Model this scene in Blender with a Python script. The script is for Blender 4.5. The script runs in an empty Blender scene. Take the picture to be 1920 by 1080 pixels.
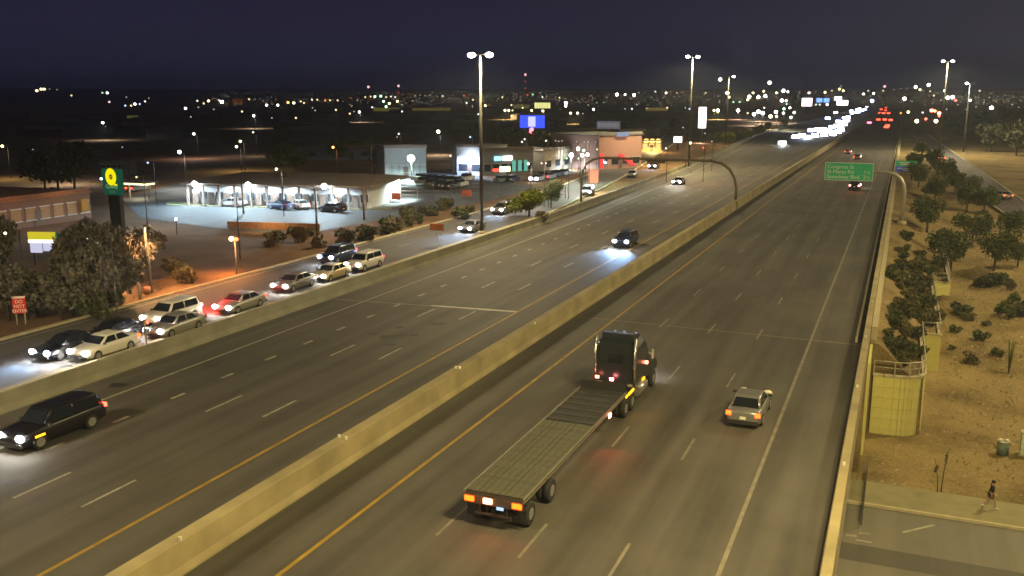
import bpy, math, random
from mathutils import Vector, Matrix, noise
rnd = random.Random(7)
HAZE = 0.00024
R = math.radians
scene = bpy.context.scene
COL = scene.collection

# ------------------------------------------------------------------ camera, world, exposure
F, CAMZ, HV = 1720.0, 17.05, 182.0                  # focal length in photo pixels, camera height, horizon row
PITCH = math.atan((540 - HV) / F)
PSI = math.atan2((1700 - 960) / F, math.cos(PITCH) + (540 - HV) / F * math.sin(PITCH))
cam_data = bpy.data.cameras.new('camera')
cam = bpy.data.objects.new('camera', cam_data)
COL.objects.link(cam)
cam.location = (0, 0, CAMZ)
cam.rotation_euler = (math.pi / 2 - PITCH, 0, PSI)
cam_data.sensor_width = 36
cam_data.lens = F / 1920 * 36
cam_data.clip_start = 0.5
cam_data.clip_end = 20000
scene.camera = cam

world = bpy.data.worlds.new('World')
scene.world = world
world.use_nodes = True
nt = world.node_tree
nt.nodes.clear()
wo = nt.nodes.new('ShaderNodeOutputWorld')
bg = nt.nodes.new('ShaderNodeBackground')
tc = nt.nodes.new('ShaderNodeTexCoord')
sp = nt.nodes.new('ShaderNodeSeparateXYZ')
cr = nt.nodes.new('ShaderNodeValToRGB')
nt.links.new(tc.outputs['Generated'], sp.inputs[0])
nt.links.new(sp.outputs['Z'], cr.inputs[0])
nt.links.new(cr.outputs[0], bg.inputs[0])
nt.links.new(bg.outputs[0], wo.inputs[0])
e = cr.color_ramp.elements
e[0].position = 0.0; e[0].color = (0.025, 0.0245, 0.055, 1)      # night sky with the glow of the town low down
e[1].position = 0.5; e[1].color = (0.0125, 0.0110, 0.027, 1)
x = e.new(0.10); x.color = (0.017, 0.0155, 0.038, 1)
bg.inputs[1].default_value = 1.0

scene.view_settings.view_transform = 'Standard'
scene.view_settings.look = 'None'
scene.view_settings.exposure = 0
scene.view_settings.gamma = 1
scene.view_settings.use_curve_mapping = False
try:
    scene.cycles.use_denoising = True
    scene.cycles.denoiser = 'OPENIMAGEDENOISE'
    scene.cycles.sample_clamp_indirect = 0.6
    scene.cycles.sample_clamp_direct = 30
    scene.cycles.max_bounces = 4
    scene.cycles.diffuse_bounces = 2
    scene.cycles.glossy_bounces = 2
    scene.cycles.caustics_reflective = False
    scene.cycles.caustics_refractive = False
    scene.cycles.use_light_tree = True
    scene.cycles.filter_width = 1.6
except Exception:
    pass

# ------------------------------------------------------------------ measuring helpers
def lerp(a, b, t): return a + (b - a) * t
def interp(x, pts):
    if x <= pts[0][0]: return pts[0][1]
    for (a, va), (b, vb) in zip(pts, pts[1:]):
        if x <= b: return lerp(va, vb, (x - a) / (b - a))
    return pts[-1][1]
def sstep(a, b, x):
    t = min(1, max(0, (x - a) / (b - a))); return t * t * (3 - 2 * t)

def ray(u, v):
    x = (u - 960) / F; y = (v - 540) / F
    fw = math.cos(PITCH) - y * math.sin(PITCH); dn = math.sin(PITCH) + y * math.cos(PITCH)
    c, s = math.cos(PSI), math.sin(PSI)
    return Vector((x * c - fw * s, x * s + fw * c, -dn))
def at(u, v, z=0.0):
    d = ray(u, v); t = (z - CAMZ) / d.z
    return Vector((d.x * t, d.y * t, z))
def at_y(u, v, Y):
    d = ray(u, v); t = Y / d.y
    return Vector((d.x * t, Y, CAMZ + d.z * t))
def px(p):
    """photo pixel of a point (only used to sort descriptions)"""
    c, s = math.cos(PSI), math.sin(PSI)
    x = p[0] * c + p[1] * s; f = -p[0] * s + p[1] * c; z = p[2] - CAMZ
    fc = f * math.cos(PITCH) - z * math.sin(PITCH); up = f * math.sin(PITCH) + z * math.cos(PITCH)
    return (960 + F * x / fc, 540 - F * up / fc)

# ------------------------------------------------------------------ terrain
LOWZ = [(64, -7.25), (70, -7.0), (85, -6.1), (112, -5.0), (150, -3.4), (200, -1.6), (260, -0.25), (300, -0.1)]
def wall_line(Y):          # x of the stepped retaining wall beside the embankment, None where there is none
    if Y < 69.8: return None
    if Y < 84.5: return 2.75
    if Y < 112: return 4.25
    if Y < 132: return 6.1
    return None
def wall_top(Y):
    return interp(Y, [(69, -2.7), (84.5, -3.0), (112, -3.4), (132, -3.2)])
def ramp_road_z(Y): return interp(Y, [(100, -4.2), (150, -3.0), (200, -1.3), (260, -0.2), (300, -0.05)])
def terrain(X, Y):
    r = math.hypot(X, Y)
    far = 58 * (min(3500.0, r - 1500) / 3500) ** 1.25 if r > 1500 else 0.0
    if X < -1.02:
        return -0.06 + far
    b = interp(Y, LOWZ)
    if Y < 69.8:
        return b
    w = wall_line(Y)
    if w is not None:
        if X < w: return lerp(-0.45, wall_top(Y) - 0.1, sstep(-0.8, w - 0.4, X) ** 0.9)
        zz = b
    else:
        zz = lerp(-0.35, b, sstep(-0.9, 9, X))
    zz += 0.35 * noise.noise(Vector((X * 0.12, Y * 0.07, 3)))* sstep(300, 200, Y) * (1 if (w is not None and X > w + 1) or w is None else 0)
    if X > 11: zz = lerp(zz, ramp_road_z(Y) - 0.25, sstep(11, 15, X) * sstep(130, 150, Y))
    return zz + far
def on_ground(u, v, off=0.0):
    """point of the terrain seen at a photo pixel"""
    d = ray(u, v)
    t0 = 20.0
    t = t0
    while t < 9000:
        p = Vector((d.x * t, d.y * t, CAMZ + d.z * t))
        if p.z <= terrain(p.x, p.y) + off:
            break
        t0 = t; t *= 1.01
    for _ in range(24):
        m = (t0 + t) / 2
        p = Vector((d.x * m, d.y * m, CAMZ + d.z * m))
        if p.z <= terrain(p.x, p.y) + off: t = m
        else: t0 = m
    return Vector((d.x * t, d.y * t, CAMZ + d.z * t - off))

# ------------------------------------------------------------------ materials
MATS = {}
def principled(name):
    m = bpy.data.materials.new(name); m.use_nodes = True
    b = m.node_tree.nodes['Principled BSDF']
    return m, m.node_tree, b
def mat(name, color, rough=0.7, metal=0.0, vary=0.15, scale=3.0, bump=0.0, spec=0.4):
    """plain surface with procedural colour variation"""
    if name in MATS: return MATS[name]
    m, t, b = principled(name)
    tcn = t.nodes.new('ShaderNodeTexCoord')
    n = t.nodes.new('ShaderNodeTexNoise'); n.inputs['Scale'].default_value = scale; n.inputs['Detail'].default_value = 5
    t.links.new(tcn.outputs['Object'], n.inputs['Vector'])
    r = t.nodes.new('ShaderNodeValToRGB')
    r.color_ramp.elements[0].position = 0.3; r.color_ramp.elements[1].position = 0.7
    r.color_ramp.elements[0].color = tuple(c * (1 - vary) for c in color) + (1,)
    r.color_ramp.elements[1].color = tuple(min(1, c * (1 + vary)) for c in color) + (1,)
    t.links.new(n.outputs['Fac'], r.inputs[0]); t.links.new(r.outputs[0], b.inputs['Base Color'])
    b.inputs['Roughness'].default_value = rough; b.inputs['Metallic'].default_value = metal
    b.inputs['Specular IOR Level'].default_value = spec
    if bump:
        bp = t.nodes.new('ShaderNodeBump'); bp.inputs['Strength'].default_value = bump
        t.links.new(n.outputs['Fac'], bp.inputs['Height']); t.links.new(bp.outputs[0], b.inputs['Normal'])
    MATS[name] = m
    return m
def glow(name, color, strength):
    if name in MATS: return MATS[name]
    m = bpy.data.materials.new(name); m.use_nodes = True
    t = m.node_tree; t.nodes.clear()
    o = t.nodes.new('ShaderNodeOutputMaterial'); em = t.nodes.new('ShaderNodeEmission')
    em.inputs[0].default_value = tuple(color) + (1,); em.inputs[1].default_value = strength
    t.links.new(em.outputs[0], o.inputs[0])
    try: m.cycles.emission_sampling = 'NONE'
    except Exception: pass
    MATS[name] = m
    return m

def asphalt_mat(name, base, streaks=None, patch=0.25, warm=(1, 0.93, 0.8)):
    """asphalt: fine grain, wide blotches, wheel-path wear along Y, shoulder tint by X"""
    m, t, b = principled(name)
    N = t.nodes.new; L = t.links.new
    tcn = N('ShaderNodeTexCoord')
    mp = N('ShaderNodeMapping'); mp.inputs['Scale'].default_value = (0.9, 0.035, 1)
    L(tcn.outputs['Object'], mp.inputs[0])
    n1 = N('ShaderNodeTexNoise'); n1.inputs['Scale'].default_value = 1.0; n1.inputs['Detail'].default_value = 4
    L(mp.outputs[0], n1.inputs['Vector'])                       # long streaks along the road
    n2 = N('ShaderNodeTexNoise'); n2.inputs['Scale'].default_value = 0.09; n2.inputs['Detail'].default_value = 6; n2.inputs['Roughness'].default_value = 0.65
    L(tcn.outputs['Object'], n2.inputs['Vector'])
    n3 = N('ShaderNodeTexNoise'); n3.inputs['Scale'].default_value = 22; n3.inputs['Detail'].default_value = 2
    L(tcn.outputs['Object'], n3.inputs['Vector'])
    mix = N('ShaderNodeMath'); mix.operation = 'ADD'
    a = N('ShaderNodeMath'); a.operation = 'MULTIPLY'; a.inputs[1].default_value = 0.55; L(n1.outputs['Fac'], a.inputs[0])
    c = N('ShaderNodeMath'); c.operation = 'MULTIPLY'; c.inputs[1].default_value = 0.45; L(n2.outputs['Fac'], c.inputs[0])
    L(a.outputs[0], mix.inputs[0]); L(c.outputs[0], mix.inputs[1])
    mr = N('ShaderNodeMapRange'); mr.inputs['From Min'].default_value = 0.32; mr.inputs['From Max'].default_value = 0.68
    mr.inputs['To Min'].default_value = 1 - patch; mr.inputs['To Max'].default_value = 1 + patch
    L(mix.outputs[0], mr.inputs['Value'])
    g = N('ShaderNodeMapRange'); g.inputs['To Min'].default_value = 0.8; g.inputs['To Max'].default_value = 1.2
    L(n3.outputs['Fac'], g.inputs['Value'])
    mul = N('ShaderNodeMath'); mul.operation = 'MULTIPLY'; L(mr.outputs[0], mul.inputs[0]); L(g.outputs[0], mul.inputs[1])
    last = mul.outputs[0]
    if streaks:
        sx = N('ShaderNodeSeparateXYZ'); L(tcn.outputs['Object'], sx.inputs[0])
        mrx = N('ShaderNodeMapRange'); mrx.inputs['From Min'].default_value = -50; mrx.inputs['From Max'].default_value = 0
        L(sx.outputs['X'], mrx.inputs['Value'])
        rp = N('ShaderNodeValToRGB'); rp.color_ramp.interpolation = 'B_SPLINE'
        els = rp.color_ramp.elements
        els[0].position = 0; els[0].color = (1, 1, 1, 1); els[1].position = 1; els[1].color = (1, 1, 1, 1)
        for xx, k in streaks:
            q = els.new((xx + 50) / 50); q.color = (k, k, k, 1)
        L(mrx.outputs[0], rp.inputs[0])
        m2 = N('ShaderNodeMath'); m2.operation = 'MULTIPLY'; L(last, m2.inputs[0]); L(rp.outputs[0], m2.inputs[1])
        last = m2.outputs[0]
    vm = N('ShaderNodeVectorMath'); vm.operation = 'SCALE'
    vm.inputs[0].default_value = tuple(base * w for w in warm)
    L(last, vm.inputs['Scale']); L(vm.outputs[0], b.inputs['Base Color'])
    b.inputs['Roughness'].default_value = 0.75
    b.inputs['Specular IOR Level'].default_value = 0.3
    bp = N('ShaderNodeBump'); bp.inputs['Strength'].default_value = 0.25; bp.inputs['Distance'].default_value = 0.02
    L(n3.outputs['Fac'], bp.inputs['Height']); L(bp.outputs[0], b.inputs['Normal'])
    return m
# wheel paths a little darker, shoulders lighter (colour of the surface across the freeway)
ST = [(-43.5, 1.2), (-41.6, 1.15), (-40, .93), (-38.6, 1.0), (-36.2, .8), (-34.4, 1.08), (-32.8, .82), (-31, 1.1), (-29.4, .82), (-27.9, 1.0), (-26.3, 1.02), (-23.4, 1.0),
      (-20.9, 1.08), (-19.4, 1.1), (-17.9, .88), (-16, 1.05), (-14.2, .8), (-12.4, 1.05), (-10.4, .8), (-8.6, 1.06), (-6.8, .84), (-5.2, 1.12), (-3.2, 1.3), (-1.6, 1.25)]
ASPHALT = asphalt_mat('freeway_asphalt', 0.08, ST, 0.5)
ASPH2 = asphalt_mat('frontage_asphalt', 0.085, None, 0.3, (1, 0.94, 0.88))
LOT = asphalt_mat('parking_lot_asphalt', 0.09, None, 0.25, (0.95, 1, 1))
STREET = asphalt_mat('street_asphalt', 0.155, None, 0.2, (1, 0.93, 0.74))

def ground_material():
    m, t, b = principled('desert_ground')
    N = t.nodes.new; L = t.links.new
    tcn = N('ShaderNodeTexCoord')
    n1 = N('ShaderNodeTexNoise'); n1.inputs['Scale'].default_value = 0.16; n1.inputs['Detail'].default_value = 7; n1.inputs['Roughness'].default_value = 0.6
    L(tcn.outputs['Object'], n1.inputs['Vector'])
    r = N('ShaderNodeValToRGB')
    es = r.color_ramp.elements
    es[0].position = 0.28; es[0].color = (0.10, 0.07, 0.032, 1)
    es[1].position = 0.72; es[1].color = (0.30, 0.23, 0.105, 1)
    q = es.new(0.5); q.color = (0.225, 0.168, 0.076, 1)
    L(n1.outputs['Fac'], r.inputs[0])
    # orange clay west of the frontage road
    sx = N('ShaderNodeSeparateXYZ'); L(tcn.outputs['Object'], sx.inputs[0])
    mr = N('ShaderNodeMapRange'); mr.inputs['From Min'].default_value = -58; mr.inputs['From Max'].default_value = -44
    L(sx.outputs['X'], mr.inputs['Value'])
    r2 = N('ShaderNodeValToRGB')
    r2.color_ramp.elements[0].position = 0.3; r2.color_ramp.elements[0].color = (0.10, 0.062, 0.036, 1)
    r2.color_ramp.elements[1].position = 0.75; r2.color_ramp.elements[1].color = (0.23, 0.135, 0.07, 1)
    L(n1.outputs['Fac'], r2.inputs[0])
    mx = N('ShaderNodeMixRGB'); L(mr.outputs[0], mx.inputs[0]); L(r2.outputs[0], mx.inputs[1]); L(r.outputs[0], mx.inputs[2])
    n2 = N('ShaderNodeTexNoise'); n2.inputs['Scale'].default_value = 6; n2.inputs['Detail'].default_value = 6
    L(tcn.outputs['Object'], n2.inputs['Vector'])
    g = N('ShaderNodeMapRange'); g.inputs['From Min'].default_value = 0.3; g.inputs['From Max'].default_value = 0.7; g.inputs['To Min'].default_value = 0.72; g.inputs['To Max'].default_value = 1.25
    L(n2.outputs['Fac'], g.inputs['Value'])
    vm = N('ShaderNodeVectorMath'); vm.operation = 'SCALE'; L(mx.outputs[0], vm.inputs[0]); L(g.outputs[0], vm.inputs['Scale'])
    L(vm.outputs[0], b.inputs['Base Color'])
    b.inputs['Roughness'].default_value = 0.95; b.inputs['Specular IOR Level'].default_value = 0.1
    bp = N('ShaderNodeBump'); bp.inputs['Strength'].default_value = 0.6; bp.inputs['Distance'].default_value = 0.15
    L(n2.outputs['Fac'], bp.inputs['Height']); L(bp.outputs[0], b.inputs['Normal'])
    return m
GROUND = ground_material()
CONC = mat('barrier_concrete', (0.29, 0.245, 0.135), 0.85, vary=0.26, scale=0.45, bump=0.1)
CONC_L = mat('wall_concrete', (0.34, 0.31, 0.22), 0.85, vary=0.12, scale=0.8, bump=0.1)
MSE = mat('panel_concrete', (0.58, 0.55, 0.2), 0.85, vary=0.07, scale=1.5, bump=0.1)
KERB = mat('kerb_concrete', (0.42, 0.37, 0.24), 0.85, vary=0.12, scale=2)
WALK = mat('sidewalk_concrete', (0.215, 0.195, 0.10), 0.85, vary=0.13, scale=0.8)
WHITEP2 = mat('worn_white_road_paint', (0.19, 0.175, 0.135), 0.75, vary=0.3, scale=1.6)
WHITEP = mat('white_road_paint', (0.30, 0.28, 0.215), 0.7, vary=0.3, scale=1.6)
YELLP = mat('yellow_road_paint', (0.30, 0.19, 0.025), 0.7, vary=0.25, scale=1.2)
POLEM = mat('mast_steel', (0.055, 0.052, 0.04), 0.7, 0.1, 0.15, 0.5)
GALV = mat('galvanised_steel', (0.42, 0.40, 0.33), 0.45, 0.5, 0.1, 2)
DARKM = mat('dark_steel', (0.06, 0.05, 0.045), 0.55, 0.4, 0.1, 2)
RUST = mat('weathered_steel', (0.13, 0.095, 0.065), 0.7, 0.3, 0.2, 2)
RUBBER = mat('tyre_rubber', (0.018, 0.018, 0.018), 0.85, vary=0.1)
RIM = mat('alloy_rim', (0.5, 0.5, 0.5), 0.35, 0.8, 0.05)
GLASS = mat('dark_window_glass', (0.012, 0.014, 0.018), 0.08, vary=0.0, spec=0.8)
BLACKP = mat('black_plastic', (0.02, 0.02, 0.02), 0.6, vary=0.1)
BARK = mat('tree_bark', (0.09, 0.07, 0.05), 0.9, vary=0.3, scale=5, bump=0.4)

HEADW = glow('headlight_glow', (1.0, 0.96, 0.9), 260)
HEADB = glow('cool_headlight_glow', (0.8, 0.88, 1.0), 320)
TAILR = glow('tail_light_glow', (1.0, 0.05, 0.025), 12)
TAILB = glow('brake_light_glow', (1.0, 0.12, 0.09), 45)
TAILO = glow('orange_tail_glow', (1.0, 0.055, 0.006), 10)
TAILS = glow('red_lamp_glow', (1.0, 0.06, 0.04), 5)
AMBER = glow('amber_marker_glow', (1.0, 0.42, 0.01), 4)
LAMPW = glow('mast_luminaire_glow', (1.0, 0.95, 0.8), 400)
LAMPC = glow('cool_floodlight_glow', (0.82, 0.93, 1.0), 110)

# ------------------------------------------------------------------ mesh builder
class MB:
    def __init__(s): s.v = []; s.f = []; s.m = []; s.sm = []
    def add(s, vs, fs, mi=0, smooth=False):
        o = len(s.v); s.v += [tuple(p) for p in vs]
        for f in fs: s.f.append(tuple(i + o for i in f)); s.m.append(mi); s.sm.append(smooth)
        return s
    def box(s, c, d, mi=0, rz=0.0, taper=1.0):
        cx, cy, cz = c; a, b, h = d[0] / 2, d[1] / 2, d[2] / 2
        vs = []
        for z, k in ((-h, 1.0), (h, taper)):
            for x_, y_ in ((-a, -b), (a, -b), (a, b), (-a, b)):
                X, Y = x_ * k, y_ * k
                vs.append((cx + X * math.cos(rz) - Y * math.sin(rz), cy + X * math.sin(rz) + Y * math.cos(rz), cz + z))
        return s.add(vs, [(0, 3, 2, 1), (4, 5, 6, 7), (0, 1, 5, 4), (1, 2, 6, 5), (2, 3, 7, 6), (3, 0, 4, 7)], mi)
    def quad(s, a, b, c, d, mi=0): return s.add([a, b, c, d], [(0, 1, 2, 3)], mi)
    def tube(s, pts, r, n=8, mi=0, caps=True):
        pts = [Vector(p) for p in pts]
        rs = r if isinstance(r, (list, tuple)) else [r] * len(pts)
        vs = []
        for i, p in enumerate(pts):
            d = (pts[min(i + 1, len(pts) - 1)] - pts[max(i - 1, 0)]).normalized()
            ref = Vector((0, 0, 1)) if abs(d.z) < 0.9 else Vector((1, 0, 0))
            u = d.cross(ref).normalized(); w = d.cross(u).normalized()
            for k in range(n):
                a = 2 * math.pi * k / n
                vs.append(p + (u * math.cos(a) + w * math.sin(a)) * rs[i])
        fs = [(i * n + k, i * n + (k + 1) % n, (i + 1) * n + (k + 1) % n, (i + 1) * n + k) for i in range(len(pts) - 1) for k in range(n)]
        s.add(vs, fs, mi, True)
        if caps:
            o = len(s.v) - len(vs)
            s.f.append(tuple(o + k for k in range(n))[::-1]); s.m.append(mi); s.sm.append(False)
            e_ = o + (len(pts) - 1) * n
            s.f.append(tuple(e_ + k for k in range(n))); s.m.append(mi); s.sm.append(False)
        return s
    def ball(s, c, r, mi=0, n=8, m=6, sc=(1, 1, 1)):
        vs = []
        for i in range(m + 1):
            ph = math.pi * i / m
            for k in range(n):
                a = 2 * math.pi * k / n
                vs.append((c[0] + r * sc[0] * math.sin(ph) * math.cos(a), c[1] + r * sc[1] * math.sin(ph) * math.sin(a), c[2] + r * sc[2] * math.cos(ph)))
        return s.add(vs, [(i * n + k, (i + 1) * n + k, (i + 1) * n + (k + 1) % n, i * n + (k + 1) % n) for i in range(m) for k in range(n)], mi, True)
    def loft(s, rings, mi=0, smooth=True, caps=True):
        n = len(rings[0]); o = len(s.v)
        s.add([p for r in rings for p in r], [(i * n + k, i * n + (k + 1) % n, (i + 1) * n + (k + 1) % n, (i + 1) * n + k) for i in range(len(rings) - 1) for k in range(n)], mi, smooth)
        if caps:
            s.f.append(tuple(o + k for k in range(n))[::-1]); s.m.append(mi); s.sm.append(False)
            e_ = o + (len(rings) - 1) * n
            s.f.append(tuple(e_ + k for k in range(n))); s.m.append(mi); s.sm.append(False)
        return s
    def prism(s, prof, y0, y1, mi=0):
        """profile in x,z extruded along y"""
        n = len(prof)
        vs = [(a, y0, b) for a, b in prof] + [(a, y1, b) for a, b in prof]
        return s.add(vs, [(k, (k + 1) % n, n + (k + 1) % n, n + k) for k in range(n)] + [tuple(range(n))[::-1], tuple(range(n, 2 * n))], mi)
    def mesh(s, name, mats):
        me = bpy.data.meshes.new(name); me.from_pydata(s.v, [], s.f)
        for m in (mats if isinstance(mats, (list, tuple)) else [mats]): me.materials.append(m)
        for p, i, k in zip(me.polygons, s.m, s.sm): p.material_index = i; p.use_smooth = k
        me.update(); return me
    def build(s, name, mats, parent=None, loc=(0, 0, 0), rz=0.0):
        return place(name, s.mesh(name, mats), parent, loc, rz)
def place(name, me, parent=None, loc=(0, 0, 0), rz=0.0, rot=None):
    o = bpy.data.objects.new(name, me); COL.objects.link(o)
    o.location = loc; o.rotation_euler = rot or (0, 0, rz)
    if parent: o.parent = parent
    return o
def tag(o, label=None, cat=None, group=None, kind=None):
    if label: o['label'] = label
    if cat: o['category'] = cat
    if group: o['group'] = group
    if kind: o['kind'] = kind
    return o
def thing(name, label, cat, loc=(0, 0, 0), rz=0.0, group=None):
    o = bpy.data.objects.new(name, None); COL.objects.link(o)
    o.empty_display_size = 0.2; o.location = loc; o.rotation_euler = (0, 0, rz)
    return tag(o, label, cat, group)
def struct(name, mb, mats): return tag(mb.build(name, mats), kind='structure')
def spot(parent, loc, power, color, direction=(0, 0, -1), size=150, blend=0.8, radius=0.25):
    l = bpy.data.lights.new('lamp_light', 'SPOT'); l.energy = power; l.color = color
    l.spot_size = R(size); l.spot_blend = blend; l.shadow_soft_size = radius
    o = bpy.data.objects.new('lamp_light', l); COL.objects.link(o)
    o.location = loc; o.rotation_euler = Vector(direction).to_track_quat('-Z', 'Y').to_euler()
    if parent: o.parent = parent
    return o
def text(name, s, size, m, parent, loc, rot, ext=0.004, align='LEFT'):
    c = bpy.data.curves.new(name, 'FONT'); c.body = s; c.size = size; c.extrude = ext; c.align_x = align
    c.materials.append(m); c.resolution_u = 3
    tmp = bpy.data.objects.new('tmp_text', c); COL.objects.link(tmp)
    bpy.context.view_layer.update()
    me = bpy.data.meshes.new_from_object(tmp.evaluated_get(bpy.context.evaluated_depsgraph_get()))
    bpy.data.objects.remove(tmp); me.name = name
    return place(name, me, parent, loc, 0, rot)

# ------------------------------------------------------------------ ground
def spread(breaks):
    out = []
    for a, b, n in breaks: out += [lerp(a, b, i / n) for i in range(n)]
    return out + [breaks[-1][1]]
xs = spread([(-7000, -1500, 16), (-1500, -200, 14), (-200, -60, 10), (-60, -1.04, 12), (-1.04, -1.0, 1), (-1.0, 2.72, 6), (2.72, 2.78, 1), (2.78, 4.22, 3), (4.22, 4.28, 1), (4.28, 6.07, 3), (6.07, 6.13, 1), (6.13, 26, 22), (26, 120, 14), (120, 800, 10), (800, 5000, 12)])
ys = spread([(-300, 0, 6), (0, 60, 12), (60, 69.75, 6), (69.75, 69.85, 1), (69.85, 84.45, 12), (84.45, 84.55, 1), (84.55, 111.95, 16), (111.95, 112.05, 1), (112.05, 131.95, 12), (131.95, 132.1, 1), (132.1, 300, 50), (300, 1500, 20), (1500, 8000, 30)])
g = MB()
vs = [(X, Y, terrain(X, Y) if not (-16 < X < -1.02 and Y < 63) else -7.3) for Y in ys for X in xs]
nx = len(xs)
g.add(vs, [(j * nx + i, j * nx + i + 1, (j + 1) * nx + i + 1, (j + 1) * nx + i) for j in range(len(ys) - 1) for i in range(nx - 1)], 0, False)
struct('ground', g, GROUND)

# freeway: one sheet with a left edge that drifts away beyond the gantry
LEFTW = [(-60, -44.6), (125, -44.6), (210, -47.2), (300, -52.5), (420, -60), (700, -62), (1500, -62)]
def leftw(Y): return interp(Y, LEFTW)
fy = [-60, 0, 30, 60, 66, 90, 125, 160, 210, 250, 300, 360, 420, 550, 700, 1000, 1500]
m = MB()
for a, b in zip(fy, fy[1:]):
    m.quad((leftw(a) - 0.2, a, 0), (-1.1, a, 0), (-1.1, b, 0), (leftw(b) - 0.2, b, 0))
struct('freeway', m, ASPHALT)
# deck of the bridge over the street: a slab under the road sheet
m = MB()
m.box((-8.6, -1, -0.95), (15.0, 130, 1.8))
struct('bridge_deck', m, CONC_L)
# frontage road and far-left lots
m = MB()
FR = [(-60, -47.9, -58.3), (125, -47.9, -58.3), (170, -52.5, -60.8), (210, -58, -66), (300, -72, -80), (420, -92, -100)]
for (a, r0, l0), (b, r1, l1) in zip(FR, FR[1:]):
    m.quad((l0, a, -0.02), (r0, a, -0.02), (r1, b, -0.02), (l1, b, -0.02))
struct('frontage_road', m, ASPH2)
# kerbs and gutters along the frontage road
m = MB()
for (a, r0, l0), (b, r1, l1) in zip(FR, FR[1:]):
    for x0, x1, d in ((l0, l1, -0.35), (r0, r1, 0.35)):
        m.add([(x0, a, -0.03), (x0 + d, a, -0.03), (x1 + d, b, -0.03), (x1, b, -0.03), (x0, a, 0.13), (x0 + d, a, 0.13), (x1 + d, b, 0.13), (x1, b, 0.13)],
              [(4, 5, 6, 7), (0, 1, 5, 4), (1, 2, 6, 5), (2, 3, 7, 6), (3, 0, 4, 7)])
struct('kerb', m, KERB)

# lane markings
mw = MB(); mr_ = MB(); my = MB()
def stripe(b, x, y0, y1, w, z=0.004):
    b.quad((x - w / 2, y0, z), (x + w / 2, y0, z), (x + w / 2, y1, z), (x - w / 2, y1, z))
for x, ph in ((-15.85, 69.48), (-12.15, 56.9), (-8.58, 44.4)):
    y = ph - 12.19 * 5
    while y < 620:
        if y > 0: stripe(mr_, x, y - 3.05, y, 0.13)
        y += 12.19
for x, ph in ((-30.93, 29.4), (-34.38, 28.9)):
    y = ph - 12.19
    while y < 700:
        if y > 0: stripe(mw, x, y - 3.05, y, 0.16)
        y += 12.15
y = 35.2 - 4.3 * 6
while y < 330:
    stripe(mw, -37.75 - max(0, y - 50) * 0.012, y - 0.55, y + 0.55, 0.24); y += 4.3 + max(0, (y - 55)) * 0.004
def long_line(b, fx, w, y0=-30, y1=900, step=30):
    y = y0
    while y < y1:
        yb = min(y + step, y1)
        b.quad((fx(y) - w / 2, y, 0.004), (fx(y) + w / 2, y, 0.004), (fx(yb) + w / 2, yb, 0.004), (fx(yb) - w / 2, yb, 0.004)); y = yb
long_line(mr_, lambda y: -4.95, 0.17)
long_line(mw, lambda y: leftw(y) + 3.35, 0.16)
long_line(my, lambda y: -19.72, 0.19)
long_line(my, lambda y: -27.72, 0.2)
struct('white_lane_markings', mw, WHITEP)
struct('worn_lane_markings', mr_, WHITEP2)
struct('yellow_edge_lines', my, YELLP)
# frontage road markings
m = MB()
y = 20
while y < 125: stripe(m, -53.1, y, y + 3, 0.13, -0.015); y += 12
stripe(m, -48.5, -20, 125, 0.15, -0.015); stripe(m, -57.6, -20, 125, 0.14, -0.015)
struct('frontage_lane_markings', m, WHITEP)
# expansion joints where the bridge meets the road, and the far slab joints
m = MB()
def xline(b, x0, y0, x1, y1, w, z=0.008): b.quad((x0, y0, z), (x1, y1, z), (x1, y1 + w, z), (x0, y0 + w, z))
xline(m, -35.2, 66.0, -27.8, 66.7, 0.42)  # paler strip across the left lanes at the joint
struct('bright_joint_strip', m, mat('bright_strip_surface', (0.42, 0.40, 0.3), 0.6, vary=0.25, scale=0.9))
m = MB()
xline(m, -44, 65.1, -35.25, 66.0, 0.16); xline(m, -22.6, 67.1, -5.05, 66.9, 0.1); xline(m, -4.85, 66.8, -1.9, 66.8, 0.16)
struct('pale_joint_line', m, mat('pale_joint', (0.24, 0.2, 0.13), 0.8, vary=0.3))
m = MB()
xline(m, -43, 141, -24.2, 143, 0.5); xline(m, -22.6, 143.2, -1.8, 144.5, 0.55); xline(m, -19, 147, -1.8, 148.5, 0.25)
struct('dark_joint_line', m, mat('dark_joint', (0.035, 0.03, 0.028), 0.8, vary=0.3))
# tar patches on the asphalt
m = MB()
for (u, v, w, h) in ((728, 632, 14, 5), (755, 628, 9, 4), (775, 628, 9, 3), (822, 607, 13, 4), (733, 646, 8, 3), (220, 722, 15, 5), (748, 614, 7, 3), (24, 905, 11, 7), (700, 626, 8, 2)):
    c = at(u, v, 0.005); k = (v - HV) / CAMZ
    n = 14
    m.add([(c.x + 1.15 * w / k * math.cos(a) * (1 + 0.25 * math.sin(3 * a + u)), c.y + 3.2 * h / k * math.sin(a) * (1 + 0.2 * math.cos(2 * a + v)), 0.006) for a in [2 * math.pi * i / n for i in range(n)]], [tuple(range(n))])
struct('tar_patches', m, mat('tar_patch', (0.022, 0.02, 0.02), 0.7, vary=0.3))

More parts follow.
